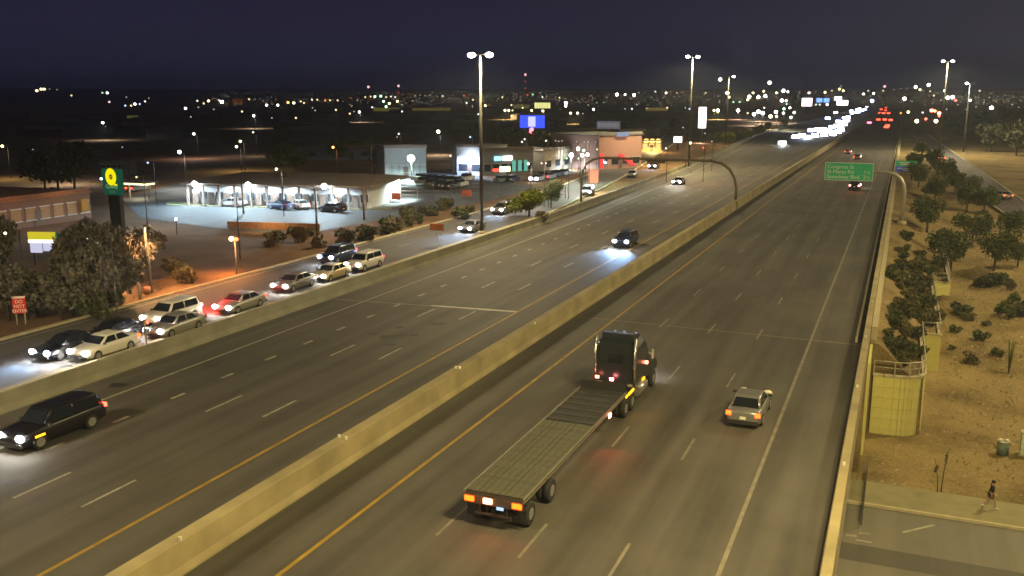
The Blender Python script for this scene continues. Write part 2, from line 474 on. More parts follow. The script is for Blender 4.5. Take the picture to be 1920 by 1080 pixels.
# ------------------------------------------------------------------ barriers and walls
def strip_wall(pts, prof):
    """profile (dx, z) swept along pts (x, y)"""
    b = MB(); n = len(prof)
    b.add([(X + dx, Y, z) for X, Y in pts for dx, z in prof], [(i * n + k, (i + 1) * n + k, (i + 1) * n + k + 1, i * n + k + 1) for i in range(len(pts) - 1) for k in range(n - 1)])
    b.f.append(tuple(range(n))); b.m.append(0); b.sm.append(False)
    return b
JERSEY = [(-0.42, 0.0), (-0.42, 0.08), (-0.24, 0.34), (-0.2, 1.12), (-0.17, 1.16), (0.17, 1.16), (0.2, 1.12), (0.24, 0.34), (0.42, 0.08), (0.42, 0.0)]
YS = list(range(-60, 520, 20)) + [600, 800, 1100, 1500]
med = thing('median_barrier', 'long tan concrete median barrier between the two freeway directions', 'barrier', (-23.35, 0, 0))
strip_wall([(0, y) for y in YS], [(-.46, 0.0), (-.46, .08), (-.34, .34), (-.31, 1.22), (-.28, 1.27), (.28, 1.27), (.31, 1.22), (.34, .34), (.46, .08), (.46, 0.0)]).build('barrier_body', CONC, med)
REFL = mat('reflector_white', (0.75, 0.74, 0.6), 0.3, vary=0)
def marker(parent, x, y, z):
    MB().box((0, 0, 0.06), (0.11, 0.05, 0.12)).box((0, 0, 0.14), (0.14, 0.06, 0.03)).build('reflector', REFL, parent, (x, y, z))
for u, v in ((636, 819), (651, 823), (855, 690), (862, 691), (338, 1012), (1005, 607)):
    p = at(u, v, 1.3); marker(med, max(-.3, min(.3, p.x + 23.35)), p.y, 1.26)
rb = thing('edge_barrier', 'tan concrete barrier along the right edge of the freeway', 'barrier', (-1.27, 0, 0))
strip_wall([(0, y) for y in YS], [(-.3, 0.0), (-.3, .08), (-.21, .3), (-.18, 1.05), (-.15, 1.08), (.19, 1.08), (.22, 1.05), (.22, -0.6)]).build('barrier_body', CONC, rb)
for u, v in ((1586, 872), (1612, 726), (1626, 633), (1638, 566)):
    p = at(u, v, 1.1); marker(rb, 0.0, p.y, 1.075)
# a low kerb strip and outer wall top beyond the barrier, from the bridge end onward
m = strip_wall([(-0.52, y) for y in (70.5, 80, 100, 130, 170, 220, 280, 400)], [(-.5, -.9), (-.5, 0.55), (-.1, 0.55), (-.1, -.9)])
tag(m.build('outer_kerb', KERB), 'narrow concrete coping just outside the right freeway barrier', 'kerb')
lw = thing('left_barrier', 'concrete wall between the freeway and the frontage road', 'wall', (0, 0, 0))
strip_wall([(leftw(y) - 0.1, y) for y in YS], [(.32, 0.0), (.30, .1), (.12, .4), (.06, 1.08), (-.22, 1.08), (-.24, -.1)]).build('barrier_body', mat('grey_wall_concrete', (0.25, 0.24, 0.17), 0.85, vary=0.2, scale=0.5, bump=0.1), lw)

ir = thing('inner_rail', 'thin pale concrete rail left of a dark gutter along the right barrier, beyond the bridge', 'rail', (-1.92, 0, 0))
strip_wall([(0, y) for y in (67.5, 80, 100, 130, 170, 220, 280, 400)], [(-.08, 0.0), (-.07, .42), (.07, .42), (.08, 0.0)]).build('rail_body', KERB, ir)
m = MB(); m.quad((-1.84, 67.5, .01), (-1.55, 67.5, .01), (-1.55, 400, .01), (-1.84, 400, .01)); struct('gutter', m, mat('dark_gutter', (.03, .027, .022), .9, vary=.3))
# curved retaining wall of precast panels
wl = thing('retaining_wall', 'curved yellow-lit retaining wall of concrete panels at the bridge end', 'wall', (0, 0, 0))
path = [(-0.62, 69.0), (0.1, 69.0), (0.78, 69.0)] + [(0.9 + 1.88 * math.sin(R(9 * k)), 70.88 - 1.88 * math.cos(R(9 * k))) for k in range(1, 11)] + [(2.78, 74.2), (2.78, 77.6), (2.78, 81.0), (2.78, 84.4)]
rows = 6
for i in range(len(path) - 1):
    (x0, y0), (x1, y1) = path[i], path[i + 1]
    L_ = math.hypot(x1 - x0, y1 - y0); a = math.atan2(y1 - y0, x1 - x0)
    zt = wall_top((y0 + y1) / 2 if y0 > 69 else 69); zb = terrain(4, max(70.5, (y0 + y1) / 2)) - 0.5
    for r_ in range(rows):
        za = lerp(zb, zt, r_ / rows); zc = lerp(zb, zt, (r_ + 1) / rows)
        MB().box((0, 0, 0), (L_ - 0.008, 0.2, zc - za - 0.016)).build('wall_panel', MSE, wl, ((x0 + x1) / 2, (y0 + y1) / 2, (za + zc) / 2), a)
b = MB()
for i in range(len(path) - 1):
    (x0, y0), (x1, y1) = path[i], path[i + 1]
    L_ = math.hypot(x1 - x0, y1 - y0); a = math.atan2(y1 - y0, x1 - x0); zt = wall_top(max(69, y0))
    b.box(((x0 + x1) / 2 , (y0 + y1) / 2, zt + 0.07), (L_ + 0.06, 0.32, 0.16), 0, a)
    b.box(((x0 + x1) / 2 - 0.09 * math.sin(a), (y0 + y1) / 2 + 0.09 * math.cos(a), (zt + zb) / 2 ), (L_, 0.04, zt - zb), 0, a)
b.build('coping', KERB, wl)
def railing(name, label, pts, post_at):
    t = thing(name, label, 'railing', (0, 0, 0))
    MB().tube([(x_, y_, z_ + 0.98) for x_, y_, z_ in pts], 0.045, 6).build('top_rail', GALV, t)
    MB().tube([(x_, y_, z_ + 0.52) for x_, y_, z_ in pts], 0.025, 6).build('middle_rail', GALV, t)
    pm = MB().box((0, 0, 0.5), (0.085, 0.085, 1.0)).mesh('post', [GALV])
    for x_, y_, z_ in post_at: place('post', pm, t, (x_, y_, z_))
    return t
P1 = [(x_, y_, wall_top(max(69, y_)) + 0.15) for x_, y_ in path]
railing('safety_railing', 'pale steel railing on top of the curved retaining wall', [(-0.62, 69.0, P1[0][2])] + P1[1:], [P1[0], P1[2], P1[5], P1[8], P1[11]] + P1[13:])
# second and third stepped walls
def step_wall(label, rl, pts, ztop, zbot, nrow):
    t = thing('stepped_retaining_wall', label, 'wall', (0, 0, 0))
    for (x0, y0), (x1, y1) in zip(pts, pts[1:]):
        L_ = math.hypot(x1 - x0, y1 - y0); a = math.atan2(y1 - y0, x1 - x0); n = max(1, round(L_ / 3.2))
        for k in range(n):
            fx, fy_ = lerp(x0, x1, (k + .5) / n), lerp(y0, y1, (k + .5) / n)
            zt = wall_top(fy_)
            for r_ in range(nrow):
                za, zc = lerp(zbot, zt, r_ / nrow), lerp(zbot, zt, (r_ + 1) / nrow)
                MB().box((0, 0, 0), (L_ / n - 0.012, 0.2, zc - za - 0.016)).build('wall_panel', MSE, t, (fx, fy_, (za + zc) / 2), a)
    pp = [(x_, y_, wall_top(y_) + 0.1) for x_, y_ in pts]
    fine = []
    for p, q in zip(pp, pp[1:]):
        n = max(1, round(math.dist(p, q) / 3.0))
        fine += [tuple(lerp(p[i], q[i], k / n) for i in range(3)) for k in range(n)]
    fine.append(pp[-1])
    bb = MB()
    for p, q in zip(pp, pp[1:]):
        bb.box(((p[0] + q[0]) / 2, (p[1] + q[1]) / 2, (p[2] + q[2]) / 2 - .03), (math.dist(p[:2], q[:2]) + .1, .3, .14), 0, math.atan2(q[1] - p[1], q[0] - p[0]))
    bb.build('coping', KERB, t)
    railing('safety_railing', rl, pp, fine)
step_wall('second step of the retaining wall behind the curved one', 'railing on the second step of the retaining wall', [(2.9, 84.5), (4.25, 84.5), (4.25, 98), (4.25, 111.9)], -3, -6.6, 4)
step_wall('farthest step of the retaining wall below the trees', 'railing on the farthest step of the retaining wall', [(4.4, 112), (6.1, 112), (6.1, 131.9)], -3.4, -5.6, 3)
# abutment under the bridge end, facing the street, and the side wall below the barrier
ab = thing('bridge_abutment', 'yellow-lit concrete side wall under the freeway barrier at the bridge end', 'wall', (0, 0, 0))
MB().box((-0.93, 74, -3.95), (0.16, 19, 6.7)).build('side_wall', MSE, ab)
MB().box((-9, 64.9, -4.6), (15.9, 1.4, 5.6)).build('front_wall', CONC_L, ab)

# ------------------------------------------------------------------ the street below on the right
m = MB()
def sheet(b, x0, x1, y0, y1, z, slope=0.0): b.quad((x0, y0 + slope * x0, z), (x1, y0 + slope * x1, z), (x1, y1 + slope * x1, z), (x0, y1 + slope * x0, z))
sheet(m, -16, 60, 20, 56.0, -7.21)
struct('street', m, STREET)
m = MB()
sheet(m, -16, 60, 56.15, 59.6, -7.08)
m.quad((-16, 56.15, -7.25), (60, 56.15, -7.25), (60, 56.15, -7.08), (-16, 56.15, -7.08)); m.quad((-16, 59.6, -7.3), (60, 59.6, -7.3), (60, 59.6, -7.08), (-16, 59.6, -7.08))
struct('sidewalk', m, WALK)
m = MB().box((22, 56.05, -7.14), (76, 0.17, 0.2))
struct('street_kerb', m, KERB)
m = MB()
def at_stripe(b, u0, v0, u1, v1, w, z):
    p, q = at(u0, v0, z), at(u1, v1, z); d = (q - p).normalized(); n = Vector((-d.y, d.x, 0)) * w / 2
    b.quad(p + n, p - n, q - n, q + n)
at_stripe(m, 1693, 998, 1752, 984, 0.18, -7.2); at_stripe(m, 1586, 1003, 1606, 1005, .25, -7.2); at_stripe(m, 1604, 1012, 1634, 1017, .15, -7.2); at_stripe(m, 1610, 999, 1632, 1001, .12, -7.2)
struct('street_markings', m, WHITEP)
m = MB(); sheet(m, -16, 60, 48.6, 50.6, -7.2)  # darker strip along the street
struct('dark_asphalt_strip', m, asphalt_mat('darker_street_strip', 0.085, None, 0.15))
rl = thing('pedestrian_fence', 'dark picket fence at the sidewalk edge below the bridge', 'fence', (-0.45, 0, 0))
MB().box((0, 57.2, -6.0), (0.05, 8.6, 0.06)).build('top_rail', DARKM, rl); MB().box((0, 57.2, -7.0), (0.05, 8.6, 0.05)).build('bottom_rail', DARKM, rl)
pk = MB().box((0, 0, 0), (0.035, 0.035, 1.1)).mesh('picket', [DARKM])
for i in range(40): place('picket', pk, rl, (0, 52.9 + i * 0.22, -6.52))

# ------------------------------------------------------------------ ramp road on the far right
RP = []
for u0, v0, u1, v1 in ((1975, 470, 1985, 425), (1905, 418, 1925, 383), (1842, 372, 1868, 342), (1795, 330, 1825, 312), (1752, 292, 1786, 285), (1722, 266, 1752, 262), (1705, 248, 1728, 244), (1696, 232, 1712, 228)):
    za = ramp_road_z(at(u0, v0, -2).y); zb_ = ramp_road_z(at(u1, v1, -2).y)
    RP.append((at(u0, v0, za + .05), at(u1, v1, zb_ + .05)))
m = MB()
for (a, b), (c, d) in zip(RP, RP[1:]): m.quad(a, b, d, c)
struct('ramp_road', m, ASPH2)
m = MB()
for (a, b), (c, d) in zip(RP, RP[1:]):
    for p, q in ((b, d), (a, c)):
        n = Vector((0.25, 0.1, 0))
        m.add([p, p + n, q + n, q, p + Vector((0, 0, .14)), p + n + Vector((0, 0, .14)), q + n + Vector((0, 0, .14)), q + Vector((0, 0, .14))], [(4, 5, 6, 7), (0, 1, 5, 4), (3, 7, 6, 2), (0, 4, 7, 3), (1, 2, 6, 5)])
struct('ramp_kerb', m, KERB)

# ------------------------------------------------------------------ light masts
WARM = (1.0, 0.78, 0.40)
def mast(label, base, height, power, arm=1.35, twin=True, color=WARM, axis=(1, 0), glowm=LAMPW, size=170, group='tall light masts along the freeway', head=0.5, name='light_mast'):
    t = thing(name, label, 'light mast', base, 0, group)
    MB().tube([(0, 0, -0.5), (0, 0, height * .5), (0, 0, height)], [0.25, 0.19, 0.13], 10).build('pole', POLEM, t)
    MB().tube([(0, 0, -0.2), (0, 0, 0.35)], 0.42, 10).build('base', KERB, t)
    ax = Vector((axis[0], axis[1], 0)).normalized()
    for s in ((-1, 1) if twin else (1,)):
        MB().tube([(0, 0, height - .1), tuple(ax * s * arm * .5 + Vector((0, 0, height + .08))), tuple(ax * s * arm + Vector((0, 0, height + .05)))], 0.07, 6).build('arm', GALV, t)
        c = ax * s * arm + Vector((0, 0, height))
        hd = MB().box((0, 0, 0.12), (0.75, 0.6, 0.16), 0, 0, 0.75).build('lamp_head', GALV, t, c)
        MB().ball((0, 0, 0.0), head, 0, 10, 6, (1, 1, .62)).build('lens', glowm, hd)
        if power: spot(t, c - Vector((0, 0, 0.5)), power * 0.63, color, (0, 0, -1), size, 0.35, 1.0)
    return t
p1 = at(903, 438); p2 = at(1291, 315)
mast('tallest twin-lamp mast, rising behind the left freeway wall', p1, 22.1, 33000, 1.2)
mast('second twin-lamp mast, beyond the white pylon sign', p2, 26.5, 62000, 1.35, axis=(0.75, 0.66))
p3 = on_ground(1761, 290)
mast('twin-lamp mast above the trees right of the freeway', p3, 27.6, 60000, 1.3)
mast('single-lamp mast right of the twin-lamp mast at the right', on_ground(1806, 288), 21.5, 14000, 0.9, False, (0.75, 0.88, 1.0), (-1, 0), LAMPC)
mast('shorter mast whose one lamp points right of its pole, past the second twin mast', Vector((leftw(330) - 3, 330, 0)) , 24, 45000, 1.6, False)
# six unseen masts, added outside the picture to light the freeway and slope
mast('unseen added light mast beside the camera at the edge of the bridge', (5.5, 24, terrain(5.5, 24)), 34.5, 58000, 1.8, color=(1, .77, .31))
mast('unseen added light mast in line with the left row near the bridge', (-49.2, 4, -0.06), 23, 44000, 1.2)
mast('unseen added light mast behind the camera on the right', (3.5, -60, -7.3), 33, 34000, 1.8)
mast('unseen added fill light mast between the ramp and the slope', (26, 84, -6.0), 38, 52000, 1.2, color=(1, 0.79, 0.36))
mast('unseen added fill light mast on the far side of the ramp', (44, 150, -3), 40, 85000, 1.2)
mast('farther unseen added fill light mast on the far side of the ramp', (68, 265, -.3), 36, 60000, 1.2)

# ------------------------------------------------------------------ vegetation
def leaf_mat(name, col, vary=0.5):
    m, t, b = principled(name)
    o = t.nodes.new('ShaderNodeTexCoord'); n = t.nodes.new('ShaderNodeTexNoise'); n.inputs['Scale'].default_value = 1.1; n.inputs['Detail'].default_value = 3
    t.links.new(o.outputs['Object'], n.inputs['Vector'])
    r = t.nodes.new('ShaderNodeValToRGB'); r.color_ramp.elements[0].position = .3; r.color_ramp.elements[1].position = .7
    r.color_ramp.elements[0].color = tuple(c * (1 - vary) for c in col) + (1,); r.color_ramp.elements[1].color = tuple(c * (1 + vary) for c in col) + (1,)
    t.links.new(n.outputs['Fac'], r.inputs[0]); t.links.new(r.outputs[0], b.inputs['Base Color'])
    b.inputs['Roughness'].default_value = .8; b.inputs['Specular IOR Level'].default_value = .15
    MATS[name] = m; return m
LEAF = leaf_mat('tree_leaves', (0.075, 0.09, 0.034)); LEAFD = leaf_mat('dark_leaves', (0.066, 0.070, 0.040)); LEAFG = leaf_mat('bright_green_leaves', (0.115, 0.135, 0.012)); LEAFP = leaf_mat('pale_olive_leaves', (0.14, 0.125, 0.10)); SHRUBM = leaf_mat('shrub_leaves', (0.10, 0.092, 0.046))
def crown_mesh(name, rx, rz_, zc, nleaf, leaf, matl, seed, lobes=9, droop=0.0):
    r = random.Random(seed); b = MB(); L_ = []
    for _ in range(lobes):
        a = r.uniform(0, 6.28); d = r.uniform(0.1, 0.68) * rx; z = zc + r.uniform(-.55, .55) * rz_
        L_.append((d * math.cos(a), d * math.sin(a), z, r.uniform(.32, .52) * rx))
    for i in range(nleaf):
        cx, cy, cz, rr = L_[i % lobes]
        th = r.uniform(0, 6.28); ph = math.acos(r.uniform(-1, 1)); q = rr * r.uniform(.45, 1.1) ** .6
        p = Vector((cx + q * math.sin(ph) * math.cos(th), cy + q * math.sin(ph) * math.sin(th), cz + q * math.cos(ph) * rz_ / rx * 1.25))
        s = leaf * r.uniform(.5, 1.3)
        u = Vector((r.uniform(-1, 1), r.uniform(-1, 1), r.uniform(-1, 1) - droop)).normalized(); w = u.cross(Vector((r.uniform(-1, 1), r.uniform(-1, 1), r.uniform(-1, 1)))).normalized()
        b.add([p - u * s, p + w * s * .5, p + u * s, p - w * s * .5], [(0, 1, 2, 3)])
    return b.mesh(name, [matl])
def trunk_mesh(h, rx, seed, r0=0.16):
    r = random.Random(seed); b = MB()
    b.tube([(0, 0, -.4), (r.uniform(-.1, .1), r.uniform(-.1, .1), h * .35), (r.uniform(-.2, .2), r.uniform(-.2, .2), h * .62)], [r0, r0 * .8, r0 * .6], 7)
    for k in range(5):
        a = k * 1.26 + r.uniform(-.3, .3); b.tube([(0, 0, h * .3 + .05 * k), (rx * .3 * math.cos(a), rx * .3 * math.sin(a), h * .55), (rx * .62 * math.cos(a), rx * .62 * math.sin(a), h * .85)], [r0 * .5, r0 * .35, .03], 5)
    return b.mesh('trunk', [BARK])
CROWNS = {}
def tree(label, p, h, kind='tree', group=None, rx=None, name='tree', seed=0, cat='tree'):
    key = (kind, seed % 3)
    if key not in CROWNS:
        ml, leaf, n, dr, H0, RX, RZ, ZC = {'tree': (LEAF, .2, 2600, .3, 5, 2.6, 1.9, 3.2), 'dark': (LEAFP, .30, 2600, 1.2, 8, 3.3, 3.0, 4.9), 'green': (LEAFG, .22, 2600, .1, 4, 2.6, 1.7, 2.2), 'far': (LEAFD, .5, 600, .1, 6, 3.2, 2.4, 3.6)}[kind]
        CROWNS[key] = (crown_mesh('crown', RX, RZ, ZC, n, leaf, ml, 11 + seed % 3 + 17 * len(CROWNS), 9 + seed % 3, dr), trunk_mesh(H0, RX, 5 + seed), H0, RX)
    cm, tm, H0, RX = CROWNS[key]
    t = thing(name, label, cat, p, rnd.uniform(0, 6.28), group)
    k = h / H0; kx = (rx / RX) if rx else k
    for nm, me in (('crown', cm), ('trunk', tm)):
        o = place(nm, me, t); o.scale = (kx, kx, k)
    return t
# labels that rank things around landmarks
def where_words(items, landmarks, word):
    """items: list of (u, v, adjective) -> a label for each that no other one has"""
    buckets = {}
    for i, (u, v, adj) in enumerate(items):
        best = min(landmarks, key=lambda q: math.hypot(u - q[0], (v - q[1]) * 1.6))
        du, dv = u - best[0], v - best[1]
        d = ('left of' if du < 0 else 'right of') if abs(du) > abs(dv) * 1.3 else ('above' if dv < 0 else 'below')
        buckets.setdefault((adj, d, best[2]), []).append((math.hypot(du, dv), i))
    out = [None] * len(items)
    ordn = ['nearest', 'second', 'third', 'fourth', 'fifth', 'sixth', 'seventh', 'eighth', 'ninth', 'tenth', 'eleventh', 'twelfth', 'thirteenth', 'fourteenth', 'fifteenth', 'sixteenth', 'seventeenth', 'eighteenth', 'nineteenth', 'twentieth']
    for (adj, d, lm), L_ in buckets.items():
        L_.sort()
        for k, (_, i) in enumerate(L_):
            out[i] = f'{adj} {word} {d} {lm}' if len(L_) == 1 else f'{ordn[min(k, 19)]} {adj} {word} {d} {lm}'
    return out
RT = [(1738, 436, 5.4, 'tree'), (1781, 512, 5.8, 'tree'), (1863, 508, 5.2, 'tree'), (1822, 462, 5.4, 'tree'), (1890, 452, 5.0, 'tree'), (1812, 398, 5.2, 'tree'), (1752, 380, 5.0, 'tree'), (1790, 365, 5.0, 'tree'),
      (1722, 352, 4.8, 'tree'), (1770, 345, 5.4, 'tree'), (1716, 322, 4.5, 'tree'), (1745, 318, 5, 'tree'), (1908, 500, 3.5, 'tree'), (1728, 295, 5, 'tree'), (1818, 375, 4.5, 'tree'), (1845, 400, 4.6, 'tree')]
RLM = [(1690, 410, 'the curved sign post'), (1776, 470, 'the nearest dark tree'), (1882, 363, 'the ramp car'), (1755, 520, 'the farthest retaining wall step'), (1699, 312, 'the green and blue sign')]
rl_labels = where_words([(u, v, 'round dark green') for u, v, _, _ in RT], RLM, 'tree')
for i, (u, v, h, k) in enumerate(RT):
    tree(rl_labels[i], on_ground(u, v), h * rnd.uniform(.94, 1.08), k, 'trees on the slope right of the freeway', None, 'palo_verde_tree', i)
# dark trees beyond the ramp
items = [(u, v, 'black') for u, v in [(1868, 262), (1895, 272), (1838, 250), (1910, 250), (1885, 240), (1805, 262), (1780, 246), (1858, 285), (1905, 292), (1842, 228), (1875, 222), (1915, 226), (1818, 236)]]
lab = where_words(items, [(1763, 116, 'the rightmost twin-lamp mast'), (1882, 363, 'the ramp car'), (1803, 155, 'the single-lamp mast')], 'tree beyond the ramp')
for i, (u, v, _) in enumerate(items): tree(lab[i], on_ground(u, v), 7 + 2 * (i % 3), 'far', 'dark trees beyond the ramp', None, 'roadside_tree', i)
# big dark trees in the near left
LT = [(-8, 548, 9.5), (72, 594, 5.0), (150, 562, 9.3), (180, 592, 7.6), (207, 560, 9.8), (245, 550, 8.2), (18, 602, 6.4), (-5, 515, 9), (118, 600, 4.6), (268, 530, 7.4), (165, 535, 9), (225, 575, 7), (140, 590, 6)]
lab = where_words([(u, v, 'tall dark') for u, v, _ in LT], [(40, 585, 'the red sign'), (180, 500, 'the curved street lamp'), (280, 430, 'the straight lamp pole')], 'tree')
for i, (u, v, h) in enumerate(LT): tree(lab[i], on_ground(u, v), h * .72, 'dark', 'dark trees by the frontage road', 2.7, 'mesquite_tree', i)
tree('bright green bushy tree behind the left freeway wall', on_ground(1010, 407) + Vector((-1.5, 0, 0)), 4.2, 'green', None, 3.2, 'bushy_tree', 1)
tree('smaller olive tree just right of the bright green one', on_ground(1050, 392) + Vector((-1.5, 0, 0)), 4.4, 'tree', None, 2.2, 'bushy_tree', 2)
GT = [(1365, 268, 6, 'green'), (1395, 262, 5, 'green'), (1425, 252, 5, 'green'), (1340, 275, 5, 'tree'), (1012, 310, 9, 'far'), (640, 300, 6, 'green'), (680, 295, 7, 'green'), (530, 312, 6, 'green'), (555, 318, 5, 'green'), (1262, 245, 6, 'far'),
      (930, 270, 7, 'green'), (955, 275, 7, 'green'), (110, 360, 8, 'far'), (140, 355, 9, 'far'), (85, 352, 8, 'far'), (710, 318, 5, 'far'), (1440, 248, 5, 'far'), (1470, 238, 5, 'far')]
lab = where_words([(u, v, {'green': 'yellow-green', 'tree': 'olive', 'far': 'dark'}[k]) for u, v, _, k in GT], [(1318, 220, 'the white pylon sign'), (997, 228, 'the blue pylon sign'), (550, 320, 'the long lit building'), (210, 340, 'the green pylon sign'), (772, 297, 'the starlike lot lamp')], 'tree')
for i, (u, v, h, k) in enumerate(GT): tree(lab[i], on_ground(u, v), h, k, 'trees in the lit blocks', None, 'broadleaf_tree', i)
# shrubs
def shrub_mesh(seed, leafm, n=420, rx=.75):
    return crown_mesh('foliage', rx, .48, .42, n, .13, leafm, seed, 6)
SH = [shrub_mesh(s, SHRUBM) for s in (101, 102, 103)] + [shrub_mesh(104, LEAF), shrub_mesh(105, LEAFD, 700, 1.0)]
def shrub(label, p, s, k, group):
    o = place('desert_shrub', SH[k % 5], None, p, rnd.uniform(0, 6.28)); o.scale = (s, s, s * rnd.uniform(.8, 1.2))
    tag(o, label, 'shrub', group)
SR = []
for Y in [x * .9 + 71 for x in range(66)]:
    w = wall_line(Y)
    if w is None or Y > 125: continue
    for _ in range(1 + (rnd.random() < .75)):
        X = rnd.uniform(0.3, w - .5)
        if math.sin(Y * .45 + 1) > -0.65: SR.append((X, Y, rnd.uniform(.75, 1.6), rnd.choice([0, 1, 2, 4, 4, 3])))
for u, v, s in ((1858, 538, 2.1), (1875, 533, 1.6), (1840, 535, 1.4), (1800, 590, 1.6), (1880, 597, 1.7), (1812, 600, 1.2), (1838, 640, 1.2), (1815, 680, 1.3), (1868, 668, .9), (1905, 570, 1.4), (1915, 592, 1.6), (1790, 625, .9), (1700, 450, 1.2), (1715, 505, 1.5), (1730, 508, 1.3), (1690, 500, 1.1), (1895, 545, 1.1), (1760, 600, .9), (1850, 610, .8), (1786, 655, .6)):
    p = on_ground(u, v); SR.append((p.x, p.y, s, rnd.choice([0, 1, 2, 3, 4])))
SRW = []
for X, Y, s, k in SR:
    z = terrain(X, Y); u, v = px((X, Y, z)); SRW.append((u, v, ['low olive', 'small brown', 'dry brown', 'green', 'broad dark'][k]))
lab = where_words(SRW, [(1685, 690, 'the curved railing'), (1745, 615, 'the second railing'), (1690, 415, 'the curved sign post'), (1855, 520, 'the rightmost slope tree'), (1690, 590, 'the upper barrier marker'), (1760, 520, 'the far wall step'), (1820, 640, 'the open slope'), (1690, 640, 'the planted bank middle')], 'shrub')
for i, (X, Y, s, k) in enumerate(SR): shrub(lab[i], (X, Y, terrain(X, Y) - .05), s, k, 'shrubs on the desert slope')
SL = [(505, 462), (520, 455), (560, 455), (580, 448), (690, 450), (730, 438), (745, 432), (770, 425), (780, 420), (800, 405), (825, 395), (840, 392), (760, 412), (715, 425), (120, 530), (330, 520), (350, 530), (220, 575), (160, 600), (650, 462), (600, 465), (880, 400), (1010, 420), (860, 412)]
lab = where_words([(u, v, 'dark') for u, v in SL], [(445, 447, 'the flashing beacon'), (903, 400, 'the tallest mast'), (280, 540, 'the straight lamp pole'), (672, 405, 'the slim post by the lot')], 'bush')
for i, (u, v) in enumerate(SL): shrub(lab[i], on_ground(u, v), rnd.uniform(1.3, 2.6), i, 'bushes along the frontage road')
# gravel and stones on the slope (stuff)
m = MB()
for _ in range(1600):
    X, Y = rnd.uniform(-.4, 24), rnd.uniform(60, 150)
    z = terrain(X, Y); s = rnd.uniform(.04, .13)
    w = wall_line(Y)
    if w and abs(X - w) < .4: continue
    m.add([(X - s, Y - s, z), (X + s, Y - s * .8, z), (X + s * .8, Y + s, z), (X - s, Y + s, z), (X, Y, z + s * 1.1)], [(0, 1, 4), (1, 2, 4), (2, 3, 4), (3, 0, 4)])
tag(m.build('gravel', mat('pale_stones', (0.33, 0.27, 0.17), .9, vary=.3)), 'scattered pale stones and gravel on the desert slope', 'gravel', kind='stuff')
m = MB()
for _ in range(1500):
    X, Y = rnd.uniform(5, 24), rnd.uniform(61, 140)
    z = terrain(X, Y); s = rnd.uniform(.1, .3)
    for k in range(3):
        a = rnd.uniform(0, 6.28); m.add([(X, Y, z), (X + .05 * math.cos(a), Y + .05 * math.sin(a), z), (X + s * .7 * math.cos(a), Y + s * .7 * math.sin(a), z + s)], [(0, 1, 2)])
tag(m.build('dry_grass', SHRUBM), 'thin dry grass tufts on the sandy slope', 'grass', kind='stuff')

# ocotillo, saplings, cabinet, bin and the walker on the lower right
p = on_ground(1891, 700)
t = thing('ocotillo', 'tall thin ocotillo standing alone on the right slope', 'cactus', p)
for k in range(5):
    a = k * 1.3; MB().tube([(0, 0, -.1), (.1 * math.cos(a), .1 * math.sin(a), 1.3), (.28 * math.cos(a), .28 * math.sin(a), 2.9 + .2 * (k % 2))], [.05, .05, .03], 5).build('stem', LEAF, t)
for (u, v, h, L_, ln) in ((1758, 925, 2.3, 'bare sapling with a dark tuft, left of a pair above the sidewalk', .35), (1764, 925, 3.0, 'taller thin leaning sapling, right of the pair above the sidewalk', .22)):
    p = on_ground(u, v); t = thing('sapling', L_, 'sapling', p, 0, 'pair of bare saplings')
    MB().tube([(0, 0, -.1), (ln * -.3 if h < 2.5 else .05, 0, h * .5), ((-ln if h < 2.5 else ln), 0, h)], [.035, .03, .015], 5).build('stem', BARK, t)
    cm = crown_mesh('foliage', .17, .5, h * .72, 70, .07, LEAFD, u, 3)
    place('foliage', cm, t, ((-ln * .6 if h < 2.5 else ln * .4), 0, 0))
p = on_ground(1879, 852)
t = thing('litter_bin', 'grey-green round litter bin with two pale lids on the slope', 'bin', p)
MB().tube([(0, 0, 0), (0, 0, .95)], [.36, .4], 14).build('body', mat('bin_green', (.12, .17, .14), .6), t)
MB().tube([(0, 0, .93), (0, 0, 1.0)], .43, 14).build('rim', GALV, t)
for s in (-1, 1): MB().ball((s * .2, 0, 1.06), .15, 0, 8, 5, (1, 1, .6)).build('lid', mat('pale_lid', (.75, .72, .5), .5), t)
p = on_ground(1922, 852)
t = thing('utility_cabinet', 'pale green utility cabinet at the right edge of the picture', 'cabinet', p)
MB().box((0.1, 0, .8), (.9, .6, 1.6)).build('body', mat('cabinet_green', (.5, .58, .45), .5), t)
MB().box((0.1, 0, 1.63), (1.0, .7, .06)).build('cap', GALV, t); MB().box((.1, -.31, .8), (.8, .02, 1.4)).build('door', mat('cabinet_green', (.5, .58, .45), .5), t)
MB().box((0.1, 0, -.2), (1.1, .8, .5)).build('plinth', KERB, t)

